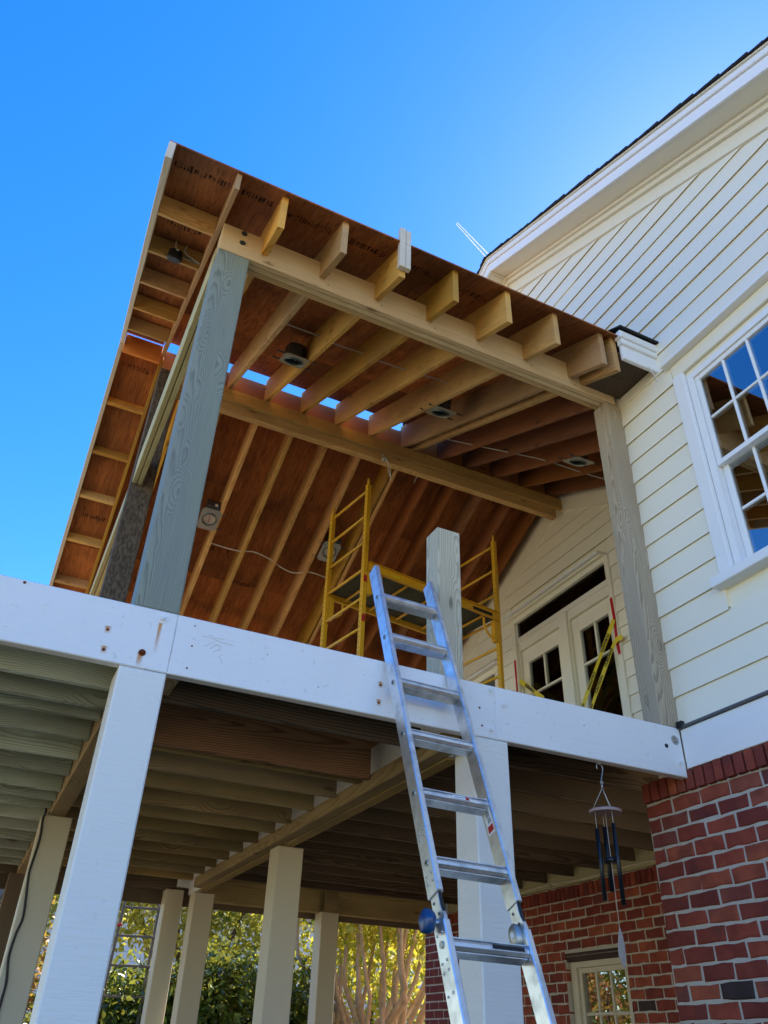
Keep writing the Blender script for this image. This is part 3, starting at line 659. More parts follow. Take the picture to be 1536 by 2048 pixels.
while y < 8.3:
    x1_ = X1-.03 if y < YC+.02 else X2-.045
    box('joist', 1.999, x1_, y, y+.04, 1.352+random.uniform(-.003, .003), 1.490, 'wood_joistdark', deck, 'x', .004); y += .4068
# beams along the depth
box('side_beam', .337, .437, Y0+.195, 8.37, 1.224, 1.488, 'wood_joist', deck, 'y', .004)
box('blocking', .49, .553, Y0+.055, Y0+.25, 1.256, 1.488, 'wood_joist', deck, 'y', .004)
box('middle_beam', 1.918, 1.985, Y0+.20, 8.40, 1.200, 1.488, 'paint_white', deck, 'y', .004)
box('ledger_strip', 1.831, 1.916, Y0+.07, 7.85, 1.190, 1.276, 'wood_beam', deck, 'y', .005)
box('beam_plate', 1.918, 1.987, Y0+.20, 8.0, 1.186, 1.1985, 'wood_beam', deck, 'y', .002)
box('beam_plate', 1.9865, 1.9975, Y0+.20, 8.0, 1.190, 1.33, 'wood_beam', deck, 'y', .002)
box('wall_ledger', X2-.042, X2-.002, YC+.01, 8.44, 1.297, 1.488, 'wood_sideheader', deck, 'y', .004)
box('back_beam', -3.1, 1.87, 8.42, 8.56, 1.235, 1.488, 'wood_brownpost', deck, 'x', .006)
box('back_beam', 2.01, X2-.05, 8.45, 8.56, 1.172, 1.488, 'wood_beam', deck, 'x', .006)
box('back_beam', -3.1, X2-.05, 8.562, 8.60, 1.12, 1.488, 'wood_brownpost', deck, 'x', .006)
box('white_block', 1.80, 2.03, 8.36, 8.419, 1.26, 1.42, 'paint_white', deck, 'x', .004)
# painted posts
def dpost(x, y, top, mat='paint_post', w=.19): return box('post', x, x+w, y, y+w, -H, top, mat, deck, 'z', .006)
dpost(.297, Y0+.001, 1.252); dpost(1.955, Y0+.001, 1.252); dpost(-2.2, Y0+.001, 1.252)
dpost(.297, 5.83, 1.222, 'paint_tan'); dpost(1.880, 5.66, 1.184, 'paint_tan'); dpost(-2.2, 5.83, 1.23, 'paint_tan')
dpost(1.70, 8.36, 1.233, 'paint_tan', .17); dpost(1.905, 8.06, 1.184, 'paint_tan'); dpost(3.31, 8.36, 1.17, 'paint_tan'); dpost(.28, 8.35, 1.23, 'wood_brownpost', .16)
box('post_cap_block', .33, .44, 5.845, 5.99, 1.2225, 1.2535, 'wood_joist', deck, 'x')
box('post_cap_block', 3.33, 3.48, 8.345, 8.358, 1.172, 1.36, 'wood_beam', deck, 'x')
def bolt(x, z, r=.016, mat='paint_white', rim=0, washer=True, y=Y0):
    parts = [cyl_data((0, -.002, 0), (0, .001, 0), r*1.25, None, 14)] if washer else []
    parts += [cyl_data((0, -.011, 0), (0, 0, 0), r*.62, r*.7, 6), cyl_data((0, -.015, 0), (0, -.010, 0), r*.34, None, 8)]
    me = mesh_from('bolt', parts); me.materials.append(MAT[mat]); return obj('bolt', me, T(x, y, z), rims[rim])
def streak(x, ztop, w, h, rim):
    me = bpy.data.meshes.new('rust_stain'); me.from_pydata([(-w/2, 0, -h), (w/2, 0, -h), (w/2, 0, 0), (-w/2, 0, 0), (-w*.35, -.0002, -h*.5), (w*.4, -.0002, -h*.5)], [], [(0, 1, 5, 4), (4, 5, 2, 3)])
    me.materials.append(MAT['rust_streak']); return obj('rust_stain', me, T(x, Y0-.0012, ztop), rims[rim])
bolt(.424, 1.488, .019, 'paint_white', 0); streak(.421, 1.482, .020, .16, 0)
bolt(.372, 1.320, .012, 'rust', 0); streak(.366, 1.320, .030, .062, 0)
for x, z in ((2.056, 1.495), (2.127, 1.435), (2.049, 1.296), (3.239, 1.328)): bolt(x, z, .017, 'paint_white', 2 if x > 2.08 else 1)
bolt(3.235, 1.449, .021, 'steel_bolt', 2)
def nailhole(x, z, r, rim, mat='rust'):
    me = mesh_from('nail', [cyl_data((0, -.0022, 0), (0, .001, 0), r, None, 10)]); me.materials.append(MAT[mat]); obj('nail', me, T(x, Y0, z), rims[rim])
for x, z, r, k, m in ((-.136, 1.510, .006, 0, 'rust'), (.218, 1.387, .006, 0, 'rust'), (.222, 1.300, .007, 0, 'rust'), (.567, 1.394, .004, 1, 'rust'), (.563, 1.293, .004, 1, 'rust'), (-.153, 1.315, .005, 0, 'paint_white'), (.216, 1.492, .005, 0, 'paint_white'), (-.139, 1.406, .005, 0, 'paint_white'), (-.038, 1.440, .005, 0, 'paint_white'),
                   (.565, 1.488, .004, 1, 'grey_print'), (1.455, 1.402, .006, 1, 'rust'), (1.449, 1.315, .006, 1, 'rust'), (1.990, 1.395, .005, 1, 'rust'), (2.0, 1.308, .005, 1, 'rust'), (3.166, 1.407, .012, 2, 'black_rubber'), (.90, 1.43, .003, 1, 'grey_print'), (1.15, 1.33, .003, 1, 'grey_print'), (2.62, 1.42, .003, 2, 'grey_print')):
    nailhole(x, z, r, k, m)
for x, z in ((1.455, 1.402), (1.449, 1.315), (.218, 1.387), (.222, 1.30)): streak(x, z+.016, .032, .034, 1 if x > .5 else 0)
# pencil marks on the painted beam
def scribble(pts, rim, r=.0006):
    tube('pencil_mark', [(x, Y0-.0006, z) for x, z in pts], r, 'grey_print', rims[rim], 4)
scribble([(.62, 1.405), (.66, 1.435)], 1); scribble([(.645, 1.40), (.672, 1.428)], 1)
scribble(smoothline([(.665, 1.418), (.682, 1.424), (.690, 1.414), (.678, 1.40), (.66, 1.388)], 3), 1); scribble(smoothline([(.70, 1.385), (.69, 1.37), (.70, 1.36), (.705, 1.345)], 3), 1)
scribble([(.60, 1.45), (.65, 1.447), (.69, 1.438), (.74, 1.437)], 1); scribble([(.63, 1.462), (.66, 1.452), (.70, 1.455)], 1); scribble([(.49, 1.48), (.485, 1.30)], 0, .0004)
# string of a thin cable with clips along the wall ledger
tube('clipped_cable', smoothline([(X2-.050, y, 1.320+.008*math.sin(y*5)) for y in np.arange(4.2, 8.0, .3)], 3), .006, 'white_cable', deck)
for y in (4.9, 5.7, 6.5, 7.3): cyl('cable_clip', (X2-.07, y, 1.315), (X2-.045, y, 1.315), .012, 'steel_bolt', deck, 8)

# ------------------------------------------------------------------ porch roof frame
RXN = [.55+.382*k for k in range(7)]
porch = empty('porch_frame', 1.6, 5.85, 1.524, 'unfinished gabled porch roof of bare rafters on square posts', 'porch')
def ppost(x, y, w, z1, mat, d=None): return box('post', x, x+w, y, y+(d or w), 1.5245, z1, mat, porch, 'z', .006)
ppost(.300, Y0+.003, .19, 3.908, 'wood_greenpost'); ppost(.290, 5.75, .19, 5.235, 'wood_mottled'); ppost(3.163, Y0+.004, .138, 3.908, 'wood_cornerpost')
ppost(.300, 8.38, .19, 3.9, 'wood_brownpost'); ppost(2.2, 8.38, .19, 3.9, 'wood_palepost'); ppost(4.65, 8.38, .19, 3.9, 'wood_palepost')
for k, (a, b, m) in enumerate(((.0, .038, 'wood_header'), (.042, .080, 'wood_header'), (.084, .122, 'wood_header'))):
    box('header', .298, X1-.055 if k == 0 else X1-.002, Y0+a, Y0+b, 3.910+.003*k, 4.145, m, porch, 'x', .004)
box('header', .30, X2-.03, 8.40, 8.48, 3.905, 4.07, 'wood_rafter', porch, 'x', .004)
for z in (4.113, 4.024):
    me = mesh_from('bolt', [cyl_data((0, -.006, 0), (0, .002, 0), .019, None, 14), cyl_data((0, -.014, 0), (0, -.004, 0), .010, None, 6)]); me.materials.append(MAT['dark_can']); obj('bolt', me, T(.428, Y0, z), porch)
for k, x in enumerate(RXN):
    for z in (3.95, 4.05): cyl('nail_head', (x+.055+.01*(k % 2), Y0-.0015, z+.006*(k % 3)), (x+.055+.01*(k % 2), Y0+.004, z+.006*(k % 3)), .005, 'dark_can', porch, 8)
for k in range(22):
    cyl('nail_head', (.62+k*.19, 5.7405, 5.14+.06*(k % 2)), (.62+k*.19, 5.745, 5.14+.06*(k % 2)), .006, 'dark_can', porch, 8)
for (a, b) in ((.300, .338), (.344, .382)):
    box('side_header', a, b, 3.335, 5.745, 3.885, 4.142, 'wood_sideheader', porch, 'y', .004)
    box('side_header', a, b, 5.945, 8.375, 3.885, 4.07, 'wood_sideheader', porch, 'y', .004)
# rafters; underside of the sheathing = rafter tops
RD = .29
def rbot(y): return sh_near(y)-RD
def fbot(y): return sh_far(y)-RD
def rafter_near(x, t, mat, y_tail=2.77, y_top=5.825, depth=RD, parent=porch, dz=0):
    P = [(y_tail, sh_near(y_tail)-depth+dz), (y_top, sh_near(y_top)-depth+dz), (y_top, sh_near(y_top)), (y_tail, sh_near(y_tail))]
    return slopeprism('rafter', x, x+t, P, mat, parent, RS, .003)
def rafter_far(x, t, mat, y_top=5.875, y_end=8.9, depth=RD, parent=porch, dz=0):
    P = [(y_top, sh_far(y_top)-depth+dz), (y_end, sh_far(y_end)-depth+dz), (y_end, sh_far(y_end)), (y_top, sh_far(y_top))]
    return slopeprism('rafter', x, x+t, P, mat, parent, -RS, .003)
RX = [.55+.382*k for k in range(7)]
for k, x in enumerate(RX):
    rafter_near(x, .040, 'wood_rafter', 2.77+random.uniform(-.012, .012)); rafter_far(x, .040, 'wood_rafter')
rafter_near(2.945, .042, 'wood_rafter', 2.775, dz=-.018); rafter_far(2.90, .040, 'wood_rafter', dz=-.01)
for x in (3.285, 3.605, 3.965, 4.345, 4.70):
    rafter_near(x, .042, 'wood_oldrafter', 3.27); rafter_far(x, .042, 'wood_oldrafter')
DS = .145                                   # shallow ladder rafters of the gable overhang
rafter_near(.268, .030, 'wood_rafter', 2.745, depth=DS); rafter_far(.268, .030, 'wood_rafter', depth=DS)
rafter_near(-.125, .038, 'wood_end', 2.722, 5.848, depth=DS); rafter_far(-.125, .038, 'wood_end', 5.85, depth=DS)
for y in (3.322, 3.845, 4.378, 4.906, 5.424):
    P = [(y, sh_near(y)-DS+.004), (y+.034, sh_near(y+.034)-DS+.004), (y+.034-.05, sh_near(y)+.0), (y-.05, sh_near(y-.05)-.002)]
    box_M = frame((.0905, y+.017-.035, sh_near(y-.02)-DS/2), (1, 0, 0), (0, -math.sin(math.atan(RS)), math.cos(math.atan(RS))))
    me = mesh_from('lookout', [boxdata(.354, .036, .125, .003)]); me.materials.append(MAT['wood_rafter']); obj('lookout', me, box_M, porch)
for y in (6.435, 6.95, 7.442, 7.958, 8.486):
    box_M = frame((.0905, y+.02, sh_far(y)-DS/2), (1, 0, 0), (0, math.sin(math.atan(RS)), math.cos(math.atan(RS))))
    me = mesh_from('lookout', [boxdata(.354, .036, .125, .003)]); me.materials.append(MAT['wood_rafter']); obj('lookout', me, box_M, porch)
# ridge board, in lengths between nothing: one long board and a blocking piece at the overhang
box('ridge_board', .300, X2-.03, 5.832, 5.868, 5.262, 5.530, 'wood_ridge', porch, 'x', .003)
box('ridge_board', -.085, .266, 5.832, 5.868, 5.36, 5.577, 'wood_ridge', porch, 'x', .003)
box('ridge_beam', .48, 4.862, 5.742, 5.782, 5.105, 5.247, 'wood_rafter', porch, 'x', .004)
box('ridge_beam', .48, 4.80, 5.787, 5.865, 5.012, 5.255, 'wood_rafter', porch, 'x', .004)
# plywood sheathing panels
SH_A, SH_B = 2.725, 5.705
def panel_near(x0, x1, y0, y1):
    slopeprism('sheathing_panel', x0, x1, [(y0, sh_near(y0)+.0005), (y1, sh_near(y1)+.0005), (y1, sh_near(y1)+.013), (y0, sh_near(y0)+.013)], 'sheathing_ply', porch, RS, .0008)
def panel_far(x0, x1, y0, y1):
    slopeprism('sheathing_panel', x0, x1, [(y0, sh_far(y0)+.0005), (y1, sh_far(y1)+.0005), (y1, sh_far(y1)+.013), (y0, sh_far(y0)+.013)], 'sheathing_ply', porch, -RS, .0008)
def rows(a, b, step):
    out = [a]
    while out[-1]+step < b-.15: out.append(out[-1]+step)
    return out+[b]
ry = rows(SH_A, SH_B, 1.09)
for i in range(len(ry)-1):
    xs = [-.127]+[q for q in ((1.334, 2.862) if i % 2 == 0 else (.57, 2.098)) ]+[3.02]
    for a, b in zip(xs[:-1], xs[1:]): panel_near(a+.0015, b-.0015, ry[i]+.0015, ry[i+1]-.0015)
    if i == len(ry)-2: panel_near(-.1255, .262, SH_B+.001, 5.829)
    panel_near(3.0215, X2-.005, max(ry[i], 3.14)+.0015, ry[i+1]-.0015)
ry = rows(5.93, 8.95, 1.09)
for i in range(len(ry)-1):
    xs = [-.127]+list((1.334, 2.862) if i % 2 == 0 else (.57, 2.098))+[3.02, X2-.005]
    for a, b in zip(xs[:-1], xs[1:]): panel_far(a+.0015, b-.0015, ry[i]+.0015, ry[i+1]-.0015)
# stamped ink on the underside of the panels
def stamp(x0, x1, y, rowh, near=True):
    f = sh_near if near else sh_far
    vs, fs = [], []
    x = x0
    while x < x1:
        w = random.choice((.006, .010, .016)); h = rowh*random.uniform(.55, 1.0)
        a, b = y-h/2, y+h/2; n = len(vs)
        vs += [(x, a, f(a)-.0008), (x+w, a, f(a)-.0008), (x+w, b, f(b)-.0008), (x, b, f(b)-.0008)]; fs.append((n, n+1, n+2, n+3)); x += w+random.uniform(.004, .016)
    me = bpy.data.meshes.new('ink_stamp'); me.from_pydata(vs, [], fs); me.materials.append(MAT['stamp_ink']); obj('ink_stamp', me, T(0, 0, 0), porch)
for a, b, y in ((-.07, .25, 2.90), (.33, .53, 2.90), (.61, .91, 2.93), (.98, 1.29, 2.93), (1.38, 1.66, 2.93), (1.74, 2.05, 2.95), (2.13, 2.3, 2.93), (-.02, .2, 3.55), (-.05, .2, 4.05)): stamp(a, b, y, .075)
for a, b, y in ((-.06, .2, 6.12), (.0, .22, 7.75), (1.38, 1.62, 7.75), (1.8, 2.0, 8.1)): stamp(a, b, y, .06, False)
# scab nailed to one tail, shingle-side edge strip of the barge
multi('scab_block', [(1.296, 1.335, 2.722, 2.760, 3.865, 4.232), (1.337, 1.372, 2.724, 2.760, 3.868, 4.226)], 'wood_end', porch, ch=.004)
# loose blocking seen between the last rafters
for x, y in ((2.89, 3.5), (2.99, 4.4), (3.34, 5.2)):
    pass

# ------------------------------------------------------------------ stub post
st = box('stub_post', 1.887, 2.034, 3.34, 3.487, 1.5245, 2.541, 'wood_palepost', None, 'z', .006)
tag(st, 'short square grey timber post cut off level, standing beside the ladder top', 'post')

# ------------------------------------------------------------------ ladder
A = Vector((1.497, 3.240, 1.917)); Dv = Vector((-.002, -.1095, -.2697)); STEP = Dv.length; Dn = Dv.normalized()
Un = Vector((1, .02, 0)); Un = (Un-Dn*Un.dot(Dn)).normalized(); Nn = Un.cross(-Dn)           # Nn: towards the climber
if Nn.y > 0: Nn = -Nn
LF = Matrix.Identity(4)
for i in range(3): LF[i][0] = Un[i]; LF[i][1] = Nn[i]; LF[i][2] = Dn[i]
LF[0][3], LF[1][3], LF[2][3] = A.x, A.y, A.z+H
if LF.to_3x3().determinant() < 0: LADSGN = -1
GL = (A.z+H)/(-Dn.z)
foot = A+Dn*GL
lad = empty('ladder', foot.x+.15, foot.y, -H, 'aluminium folding ladder leaning on the white front beam', 'ladder')
WID = .303
def fmesh(name, parts, mat, parent, smooth=False):
    me = mesh_from(name, [([LF3 @ Vector(v) for v in d[0]], d[1]) for d in parts], smooth); me.materials.append(MAT[mat]); return obj(name, me, T(A.x, A.y, A.z), parent)
LF3 = LF.to_3x3()
def lb(x0, x1, n0, n1, d0, d1, ch=.002): return shift(boxdata(x1-x0, n1-n0, d1-d0, ch), (x0+x1)/2, (n0+n1)/2, (d0+d1)/2)
def rail(side, d0, d1, o=0.0):
    s = -1 if side == 0 else 1; xw = (0 if side == 0 else WID)
    a = xw+s*.001; out = xw+s*.027
    lo, hi = min(a, out), max(a, out)
    web = (out-.003*s, out) if s > 0 else (out, out+.003)
    web = (min(web), max(web))
    r = fmesh('rail', [lb(lo, hi, -.040+o, .036+o, d0, d1, .004)], 'aluminium', lad)
    return r, web
for side in (0, 1):
    r, web = rail(side, -.225, 1.575); r2, web2 = rail(side, 1.675, GL-.03, .003)
    s = -1 if side == 0 else 1; xo = web[0] if s < 0 else web[1]
    for k in range(6):
        d = STEP*k
        fmesh('rung_ferrule', [cyl_data((xo, 0, d), (xo+s*.004, 0, d), .012, None, 14)], 'galvanised', r)
        fmesh('ferrule_hole', [cyl_data((xo, 0, d), (xo+s*.0045, 0, d), .0065, None, 10)], 'black_rubber', r)
    fmesh('rung_ferrule', [cyl_data((xo, 0, STEP*6), (xo+s*.004, 0, STEP*6), .012, None, 14)], 'galvanised', r2)
    for d in (1.33, 1.355, 1.50, 1.53):
        for nn in (-.018, .018): fmesh('rivet', [cyl_data((xo, nn, d), (xo+s*.004, nn, d), .005, .003, 8)], 'steel_bolt', r)
    for d in (1.80, 1.83, 1.71, 1.90):
        for nn in (-.018, .014): fmesh('rivet', [cyl_data((xo, nn, d), (xo+s*.004, nn, d), .005, .003, 8)], 'steel_bolt', r2)
    xi = xw_ = (0 if side == 0 else WID)
    hx0, hx1 = (-.020, -.006) if side == 0 else (WID+.006, WID+.020)
    prof = [(-.030, 1.50), (.024, 1.50), (.022, 1.62), (.034, 1.66), (.034, 1.78), (-.036, 1.78), (-.045, 1.70), (-.030, 1.64)]
    v, f = prism_data(prof, 0, hx1-hx0, .001)
    fmesh('hinge_plate', [([(hx0+w, u, d) for (u, w, d) in v], f)], 'aluminium', r)
    fmesh('hinge_shim', [lb(hx0+.001, hx1-.001, .0225, .030, 1.575, 1.675)], 'navy_metal', r)
    for d, nn in ((1.60, -.012), (1.645, .008), (1.72, -.02)): fmesh('rivet', [cyl_data((hx0-.003, nn, d), (hx1+.003, nn, d), .005, None, 8)], 'dark_can', r)
# lock knobs
kc = Vector((-.022, -.012, 1.665))
fmesh('knob_stem', [cyl_data((-.006, kc.y, kc.z), (-.050, kc.y, kc.z), .011, None, 12)], 'aluminium', lad, True)
rings = [(-.042, .030), (-.048, .038), (-.060, .040), (-.072, .038), (-.080, .028), (-.082, .006)]
vs, fs = [], []; nk = 20
for xk, rk_ in rings:
    for i in range(nk):
        t = 2*math.pi*i/nk; rr = rk_*(1+.05*math.cos(5*t)); vs.append((xk, kc.y+rr*math.cos(t), kc.z+rr*math.sin(t)))
for j in range(len(rings)-1): fs += [(j*nk+i, j*nk+(i+1) % nk, (j+1)*nk+(i+1) % nk, (j+1)*nk+i) for i in range(nk)]
fs += [tuple(range(nk)), tuple((len(rings)-1)*nk+i for i in range(nk))]
fmesh('lock_knob', [(vs, fs)], 'blue_plastic', lad, True)
kr = (WID+.005, -.012, 1.68)
vs2 = []
for xk, rk_ in ((0, .026), (-.006, .036), (-.018, .037), (-.026, .030), (-.027, .012)):
    for i in range(nk):
        t = 2*math.pi*i/nk; vs2.append((kr[0]+xk, kr[1]+rk_*math.cos(t)*.85, kr[2]+rk_*math.sin(t)*1.15))
fs2 = []
for j in range(4): fs2 += [(j*nk+i, j*nk+(i+1) % nk, (j+1)*nk+(i+1) % nk, (j+1)*nk+i) for i in range(nk)]
fs2 += [tuple(range(nk)), tuple(4*nk+i for i in range(nk))]
fmesh('lock_knob', [(vs2, fs2)], 'galvanised', lad, True)
fmesh('knob_emblem', [cyl_data((kr[0]-.027, kr[1], kr[2]), (kr[0]-.029, kr[1], kr[2]), .011, None, 16)], 'white_label', lad)
# rungs
k = 0
while STEP*k < GL-.15:
    d = STEP*k
    P = [(-.026, -.012), (-.014, -.017), (.010, -.016), (.022, -.011), (.028, .0), (.026, .012), (.016, .019), (-.020, .021), (-.028, .016)]
    v, f = prism_data(P, 0, WID, 0)
    fmesh('rung', [([(w, u, dd+d) for (u, w, dd) in v], f), lb(.002, WID-.002, -.030, .020, d-.021, d-.016, 0), lb(.002, WID-.002, -.03, .012, d+.0215, d+.025, 0)], 'aluminium', lad)
    k += 1
fmesh('warning_sticker', [lb(.130, .215, .0282, .0288, STEP*4-.006, STEP*4+.010, 0)], 'white_label', lad)
fmesh('sticker_print', [lb(.192, .210, .0288, .0292, STEP*4-.004, STEP*4+.008, 0)], 'red_print', lad)
fmesh('sticker_print', [lb(.142, .186, .0288, .0292, STEP*4+.0005, STEP*4+.003, 0)], 'grey_print', lad)
fmesh('grip_tape', [lb(.155, .285, .0285, .0293, STEP*6-.006, STEP*6+.008, 0)], 'black_rubber', lad)
xs_ = WID+.0005
fmesh('warning_sticker', [lb(xs_-.0006, xs_, -.024, .022, 1.135, 1.285, 0)], 'white_label', lad)
fmesh('sticker_print', [lb(xs_-.0011, xs_-.0006, -.012, .006, 1.155, 1.180, 0)], 'black_print', lad)
fmesh('sticker_print', [lb(xs_-.0011, xs_-.0006, -.014, .012, 1.190, 1.212, 0), lb(xs_-.0011, xs_-.0006, -.008, .014, 1.216, 1.238, 0)], 'grey_print', lad)
fmesh('sticker_print', [lb(xs_-.0011, xs_-.0006, -.019, .018, 1.248, 1.276, 0)], 'red_print', lad)
for side in (0, 1):
    xw = 0 if side == 0 else WID; s = -1 if side == 0 else 1
    fmesh('rubber_foot', [lb(min(xw, xw+s*.032), max(xw, xw+s*.032), -.045, .045, GL-.05, GL+.0, .004)], 'black_rubber', lad)

# ------------------------------------------------------------------ scaffold
SA = Vector((2.37, 6.42, 0)); SB = Vector((2.48, 5.78, 0)); SRr = Vector((4.12, 6.07, 0)); SAr = SA+(SRr-SB)
ZF, ZT = 1.5245, 4.70
sca = empty('scaffold', (SB.x+SRr.x)/2, 6.1, ZF, 'yellow steel rolling scaffold with a plank platform standing under the porch ridge', 'scaffold')
eX = (SRr-SB).normalized(); eY = (SA-SB).normalized()
def sq(name, p, q, w, mat, parent, up=(0, 0, 1), d=None):
    p = Vector(p); q = Vector(q); U = (q-p).normalized(); V = Vector(up); V = (V-U*V.dot(U)); V = V.normalized() if V.length > 1e-4 else U.orthogonal().normalized()
    me = mesh_from(name, [boxdata((q-p).length, w, d or w, .003)]); me.materials.append(MAT[mat]); return obj(name, me, frame((p+q)/2, U, V), parent)
def up(v, z): return Vector((v.x, v.y, z))
for P_, zt in ((SA, ZT), (SB, ZT), (SRr, ZT), (SAr, ZT)):
    po = sq('upright', up(P_, ZF+.12), up(P_, zt-.06), .045, 'yellow_paint', sca, eX)
    cyl('coupling_pin', up(P_, zt-.07), up(P_, zt+.02), .014, 'yellow_paint', po)
    # punched holes
    hp = []
    z = ZF+.5
    while z < zt-.1:
        c = up(P_, z)-eX*.0226; hp.append(cyl_data(c-eX*.0006-P_, c+eX*.002-P_, .006, None, 6)); z += .0505
    me = mesh_from('hole_row', hp); me.materials.append(MAT['black_print']); obj('hole_row', me, T(P_.x, P_.y, 0), po)['kind'] = 'stuff'
    cyl('caster', up(P_, ZF+.06)-eY*.018, up(P_, ZF+.06)+eY*.018, .060, 'black_rubber', sca, 16)
for (a, b) in ((SB, SA), (SRr, SAr)):
    z = 4.58
    while z > ZF+.2:
        cyl('rung', up(a, z), up(b, z), .014, 'yellow_paint', sca, 10); z -= .3
def brail(a, b, name='side_rail'):
    o = multi2(name, a, b); return o
def multi2(name, a, b):
    U = (b-a).normalized(); Ln = (b-a).length; F = frame(up((a+b)/2, 3.70), U, (0, 0, 1))
    parts = [shift(boxdata(Ln-.05, .004, .090, .001), 0, 0, 0), shift(boxdata(Ln-.05, .030, .006, .001), 0, -.012, .045), shift(boxdata(Ln-.05, .030, .006, .001), 0, -.012, -.045)]
    me = mesh_from(name, parts); me.materials.append(MAT['yellow_paint']); return obj(name, me, F, sca)
r1_ = multi2('side_rail', SB-eY*.03, SRr-eY*.03); r2_ = multi2('side_rail', SA+eY*.03, SAr+eY*.03)
for (a, b, rr) in ((SB, SRr, r1_), (SA, SAr, r2_)):
    for e, s in ((a, 1), (b, -1)):
        p = up(e+eX*s*.03-eY*.0, 3.64)
        tube('brace', smoothline([up(e+eX*s*.19, 3.655), up(e+eX*s*.19, 3.57), up(e+eX*s*.15, 3.50), up(e+eX*s*.04, 3.43)], 4), .014, 'yellow_paint', rr)
        sq('rail_sleeve', up(e+eX*s*.05, 3.66), up(e+eX*s*.05, 3.42), .05, 'yellow_paint', rr, eX)
for t in (.12, .3, .5, .7, .88):
    a = SB.lerp(SRr, t); b = SA.lerp(SAr, t); cyl('cross_tube', up(a, 3.672), up(b, 3.672), .013, 'yellow_paint', sca, 10)
F = frame(up((SB+SAr)/2, 3.70), eX, (0, 0, 1)); me = mesh_from('platform', [boxdata(1.60, .60, .016, .002)]); me.materials.append(MAT['scaffold_ply']); obj('platform', me, F, sca)
F = frame(up(SB.lerp(SRr, .86)-eY*.0345, 3.70), eX, (0, 0, 1)); me = mesh_from('label_strip', [boxdata(.26, .002, .036, 0)]); me.materials.append(MAT['black_print']); obj('label_strip', me, F, sca)
F = frame(up(SB.lerp(SRr, .20)-eY*.0345, 3.70), eX, (0, 0, 1)); me = mesh_from('label_strip', [boxdata(.10, .002, .022, 0)]); me.materials.append(MAT['yellow_tape']); obj('label_strip', me, F, sca)
for z in (3.57, 3.17):
    F = frame(up(SB+eX*.0-eY*.0232, z), eX, (0, 0, 1)); me = mesh_from('red_label', [boxdata(.036, .002, .07, 0)]); me.materials.append(MAT['red_print']); obj('red_label', me, F, sca)
multi2b = None
for (a, b) in ((SB, SRr), (SA, SAr)):
    U = (b-a).normalized(); F = frame(up((a+b)/2, 2.70), U, (0, 0, 1)); me = mesh_from('lower_rail', [boxdata((b-a).length-.05, .03, .05, .003)]); me.materials.append(MAT['yellow_paint']); obj('lower_rail', me, F, sca)

# ------------------------------------------------------------------ recessed lights in the bare ceiling
def can_light(x, y, near, label, flip=1, can='dark_can'):
    s = RS if near else -RS; z = (rbot(y) if near else fbot(y)); a = math.atan(s)
    U = Vector((1, 0, 0)); N = Vector((0, math.sin(a), -math.cos(a)))             # N points down out of the ceiling
    V = Vector((0, math.cos(a), math.sin(a)))
    root = empty('recessed_light', x, y, z, label, 'light fixture', 'recessed light housings between the rafters')
    F = frame((x, y, z), U, -N); F[0][3], F[1][3], F[2][3] = x, y, z+H
    def put(name, parts, mat, sm=False):
        me = mesh_from(name, parts, sm); me.materials.append(MAT[mat]); return obj(name, me, F, root)
    # mounting plate with a round opening
    n = 24; vs, fs = [], []
    for i in range(n):
        t = 2*math.pi*i/n; c, s_ = math.cos(t), math.sin(t); k = 1/max(abs(c)/.105, abs(s_)/.135)
        vs += [(c*.072, s_*.072, -.004), (c*k, s_*k, -.004), (c*.072, s_*.072, .0), (c*k, s_*k, .0)]
    for i in range(n):
        j = (i+1) % n; fs += [(4*i, 4*j, 4*j+1, 4*i+1), (4*i+2, 4*i+3, 4*j+3, 4*j+2), (4*i+1, 4*j+1, 4*j+3, 4*i+3), (4*i, 4*i+2, 4*j+2, 4*j)]
    put('mounting_plate', [(vs, fs)], 'galvanised')
    put('can', [cyl_data((0, 0, -.012), (0, 0, .13), .074, None, 24, False), cyl_data((0, 0, .128), (0, 0, .13), .074, None, 24)], can, True)
    put('trim_ring', [cyl_data((0, 0, -.014), (0, 0, -.002), .080, .076, 24, False), cyl_data((0, 0, -.014), (0, 0, -.002), .068, .070, 24, False)], 'galvanised', True)
    if can == 'dark_can':
        put('lamp_socket', [cyl_data((.012, .01, .05), (.012, .01, .13), .025, None, 12)], 'black_rubber', True)
    else:
        put('cover_disc', [cyl_data((0, 0, .004), (0, 0, .012), .071, None, 24)], 'can_face')
        put('cover_mark', [boxdata(.006, .075, .0015, 0)], 'red_print')
    put('junction_box', [shift(boxdata(.16, .09, .13, .003), .01, .115*flip, .075)], 'dark_can')
    put('box_label', [shift(boxdata(.03, .001, .05, 0), .03, .115*flip-.0465, .05)], 'white_label')
    for v in (-.09, .09): put('hanger_bar', [shift(boxdata(.332, .008, .012, .001), 0, v, .004)], 'flashing')
    return root
GRP = 'recessed light housings between the rafters'
can_light(1.225, 4.55, True, 'open recessed light can in the front slope, two bays from the grey corner post')
can_light(2.60, 4.53, True, 'open recessed light can in the front slope, last new bay before the dark old rafters')
can_light(4.09, 4.53, True, 'open recessed light can between dark old rafters above the doors')
can_light(1.235, 7.17, False, 'recessed light with round metal cover in the back slope beside the grey corner post', -1, 'can_face')
can_light(2.63, 7.17, False, 'recessed light with round metal cover in the back slope behind the scaffold uprights', -1, 'can_face')

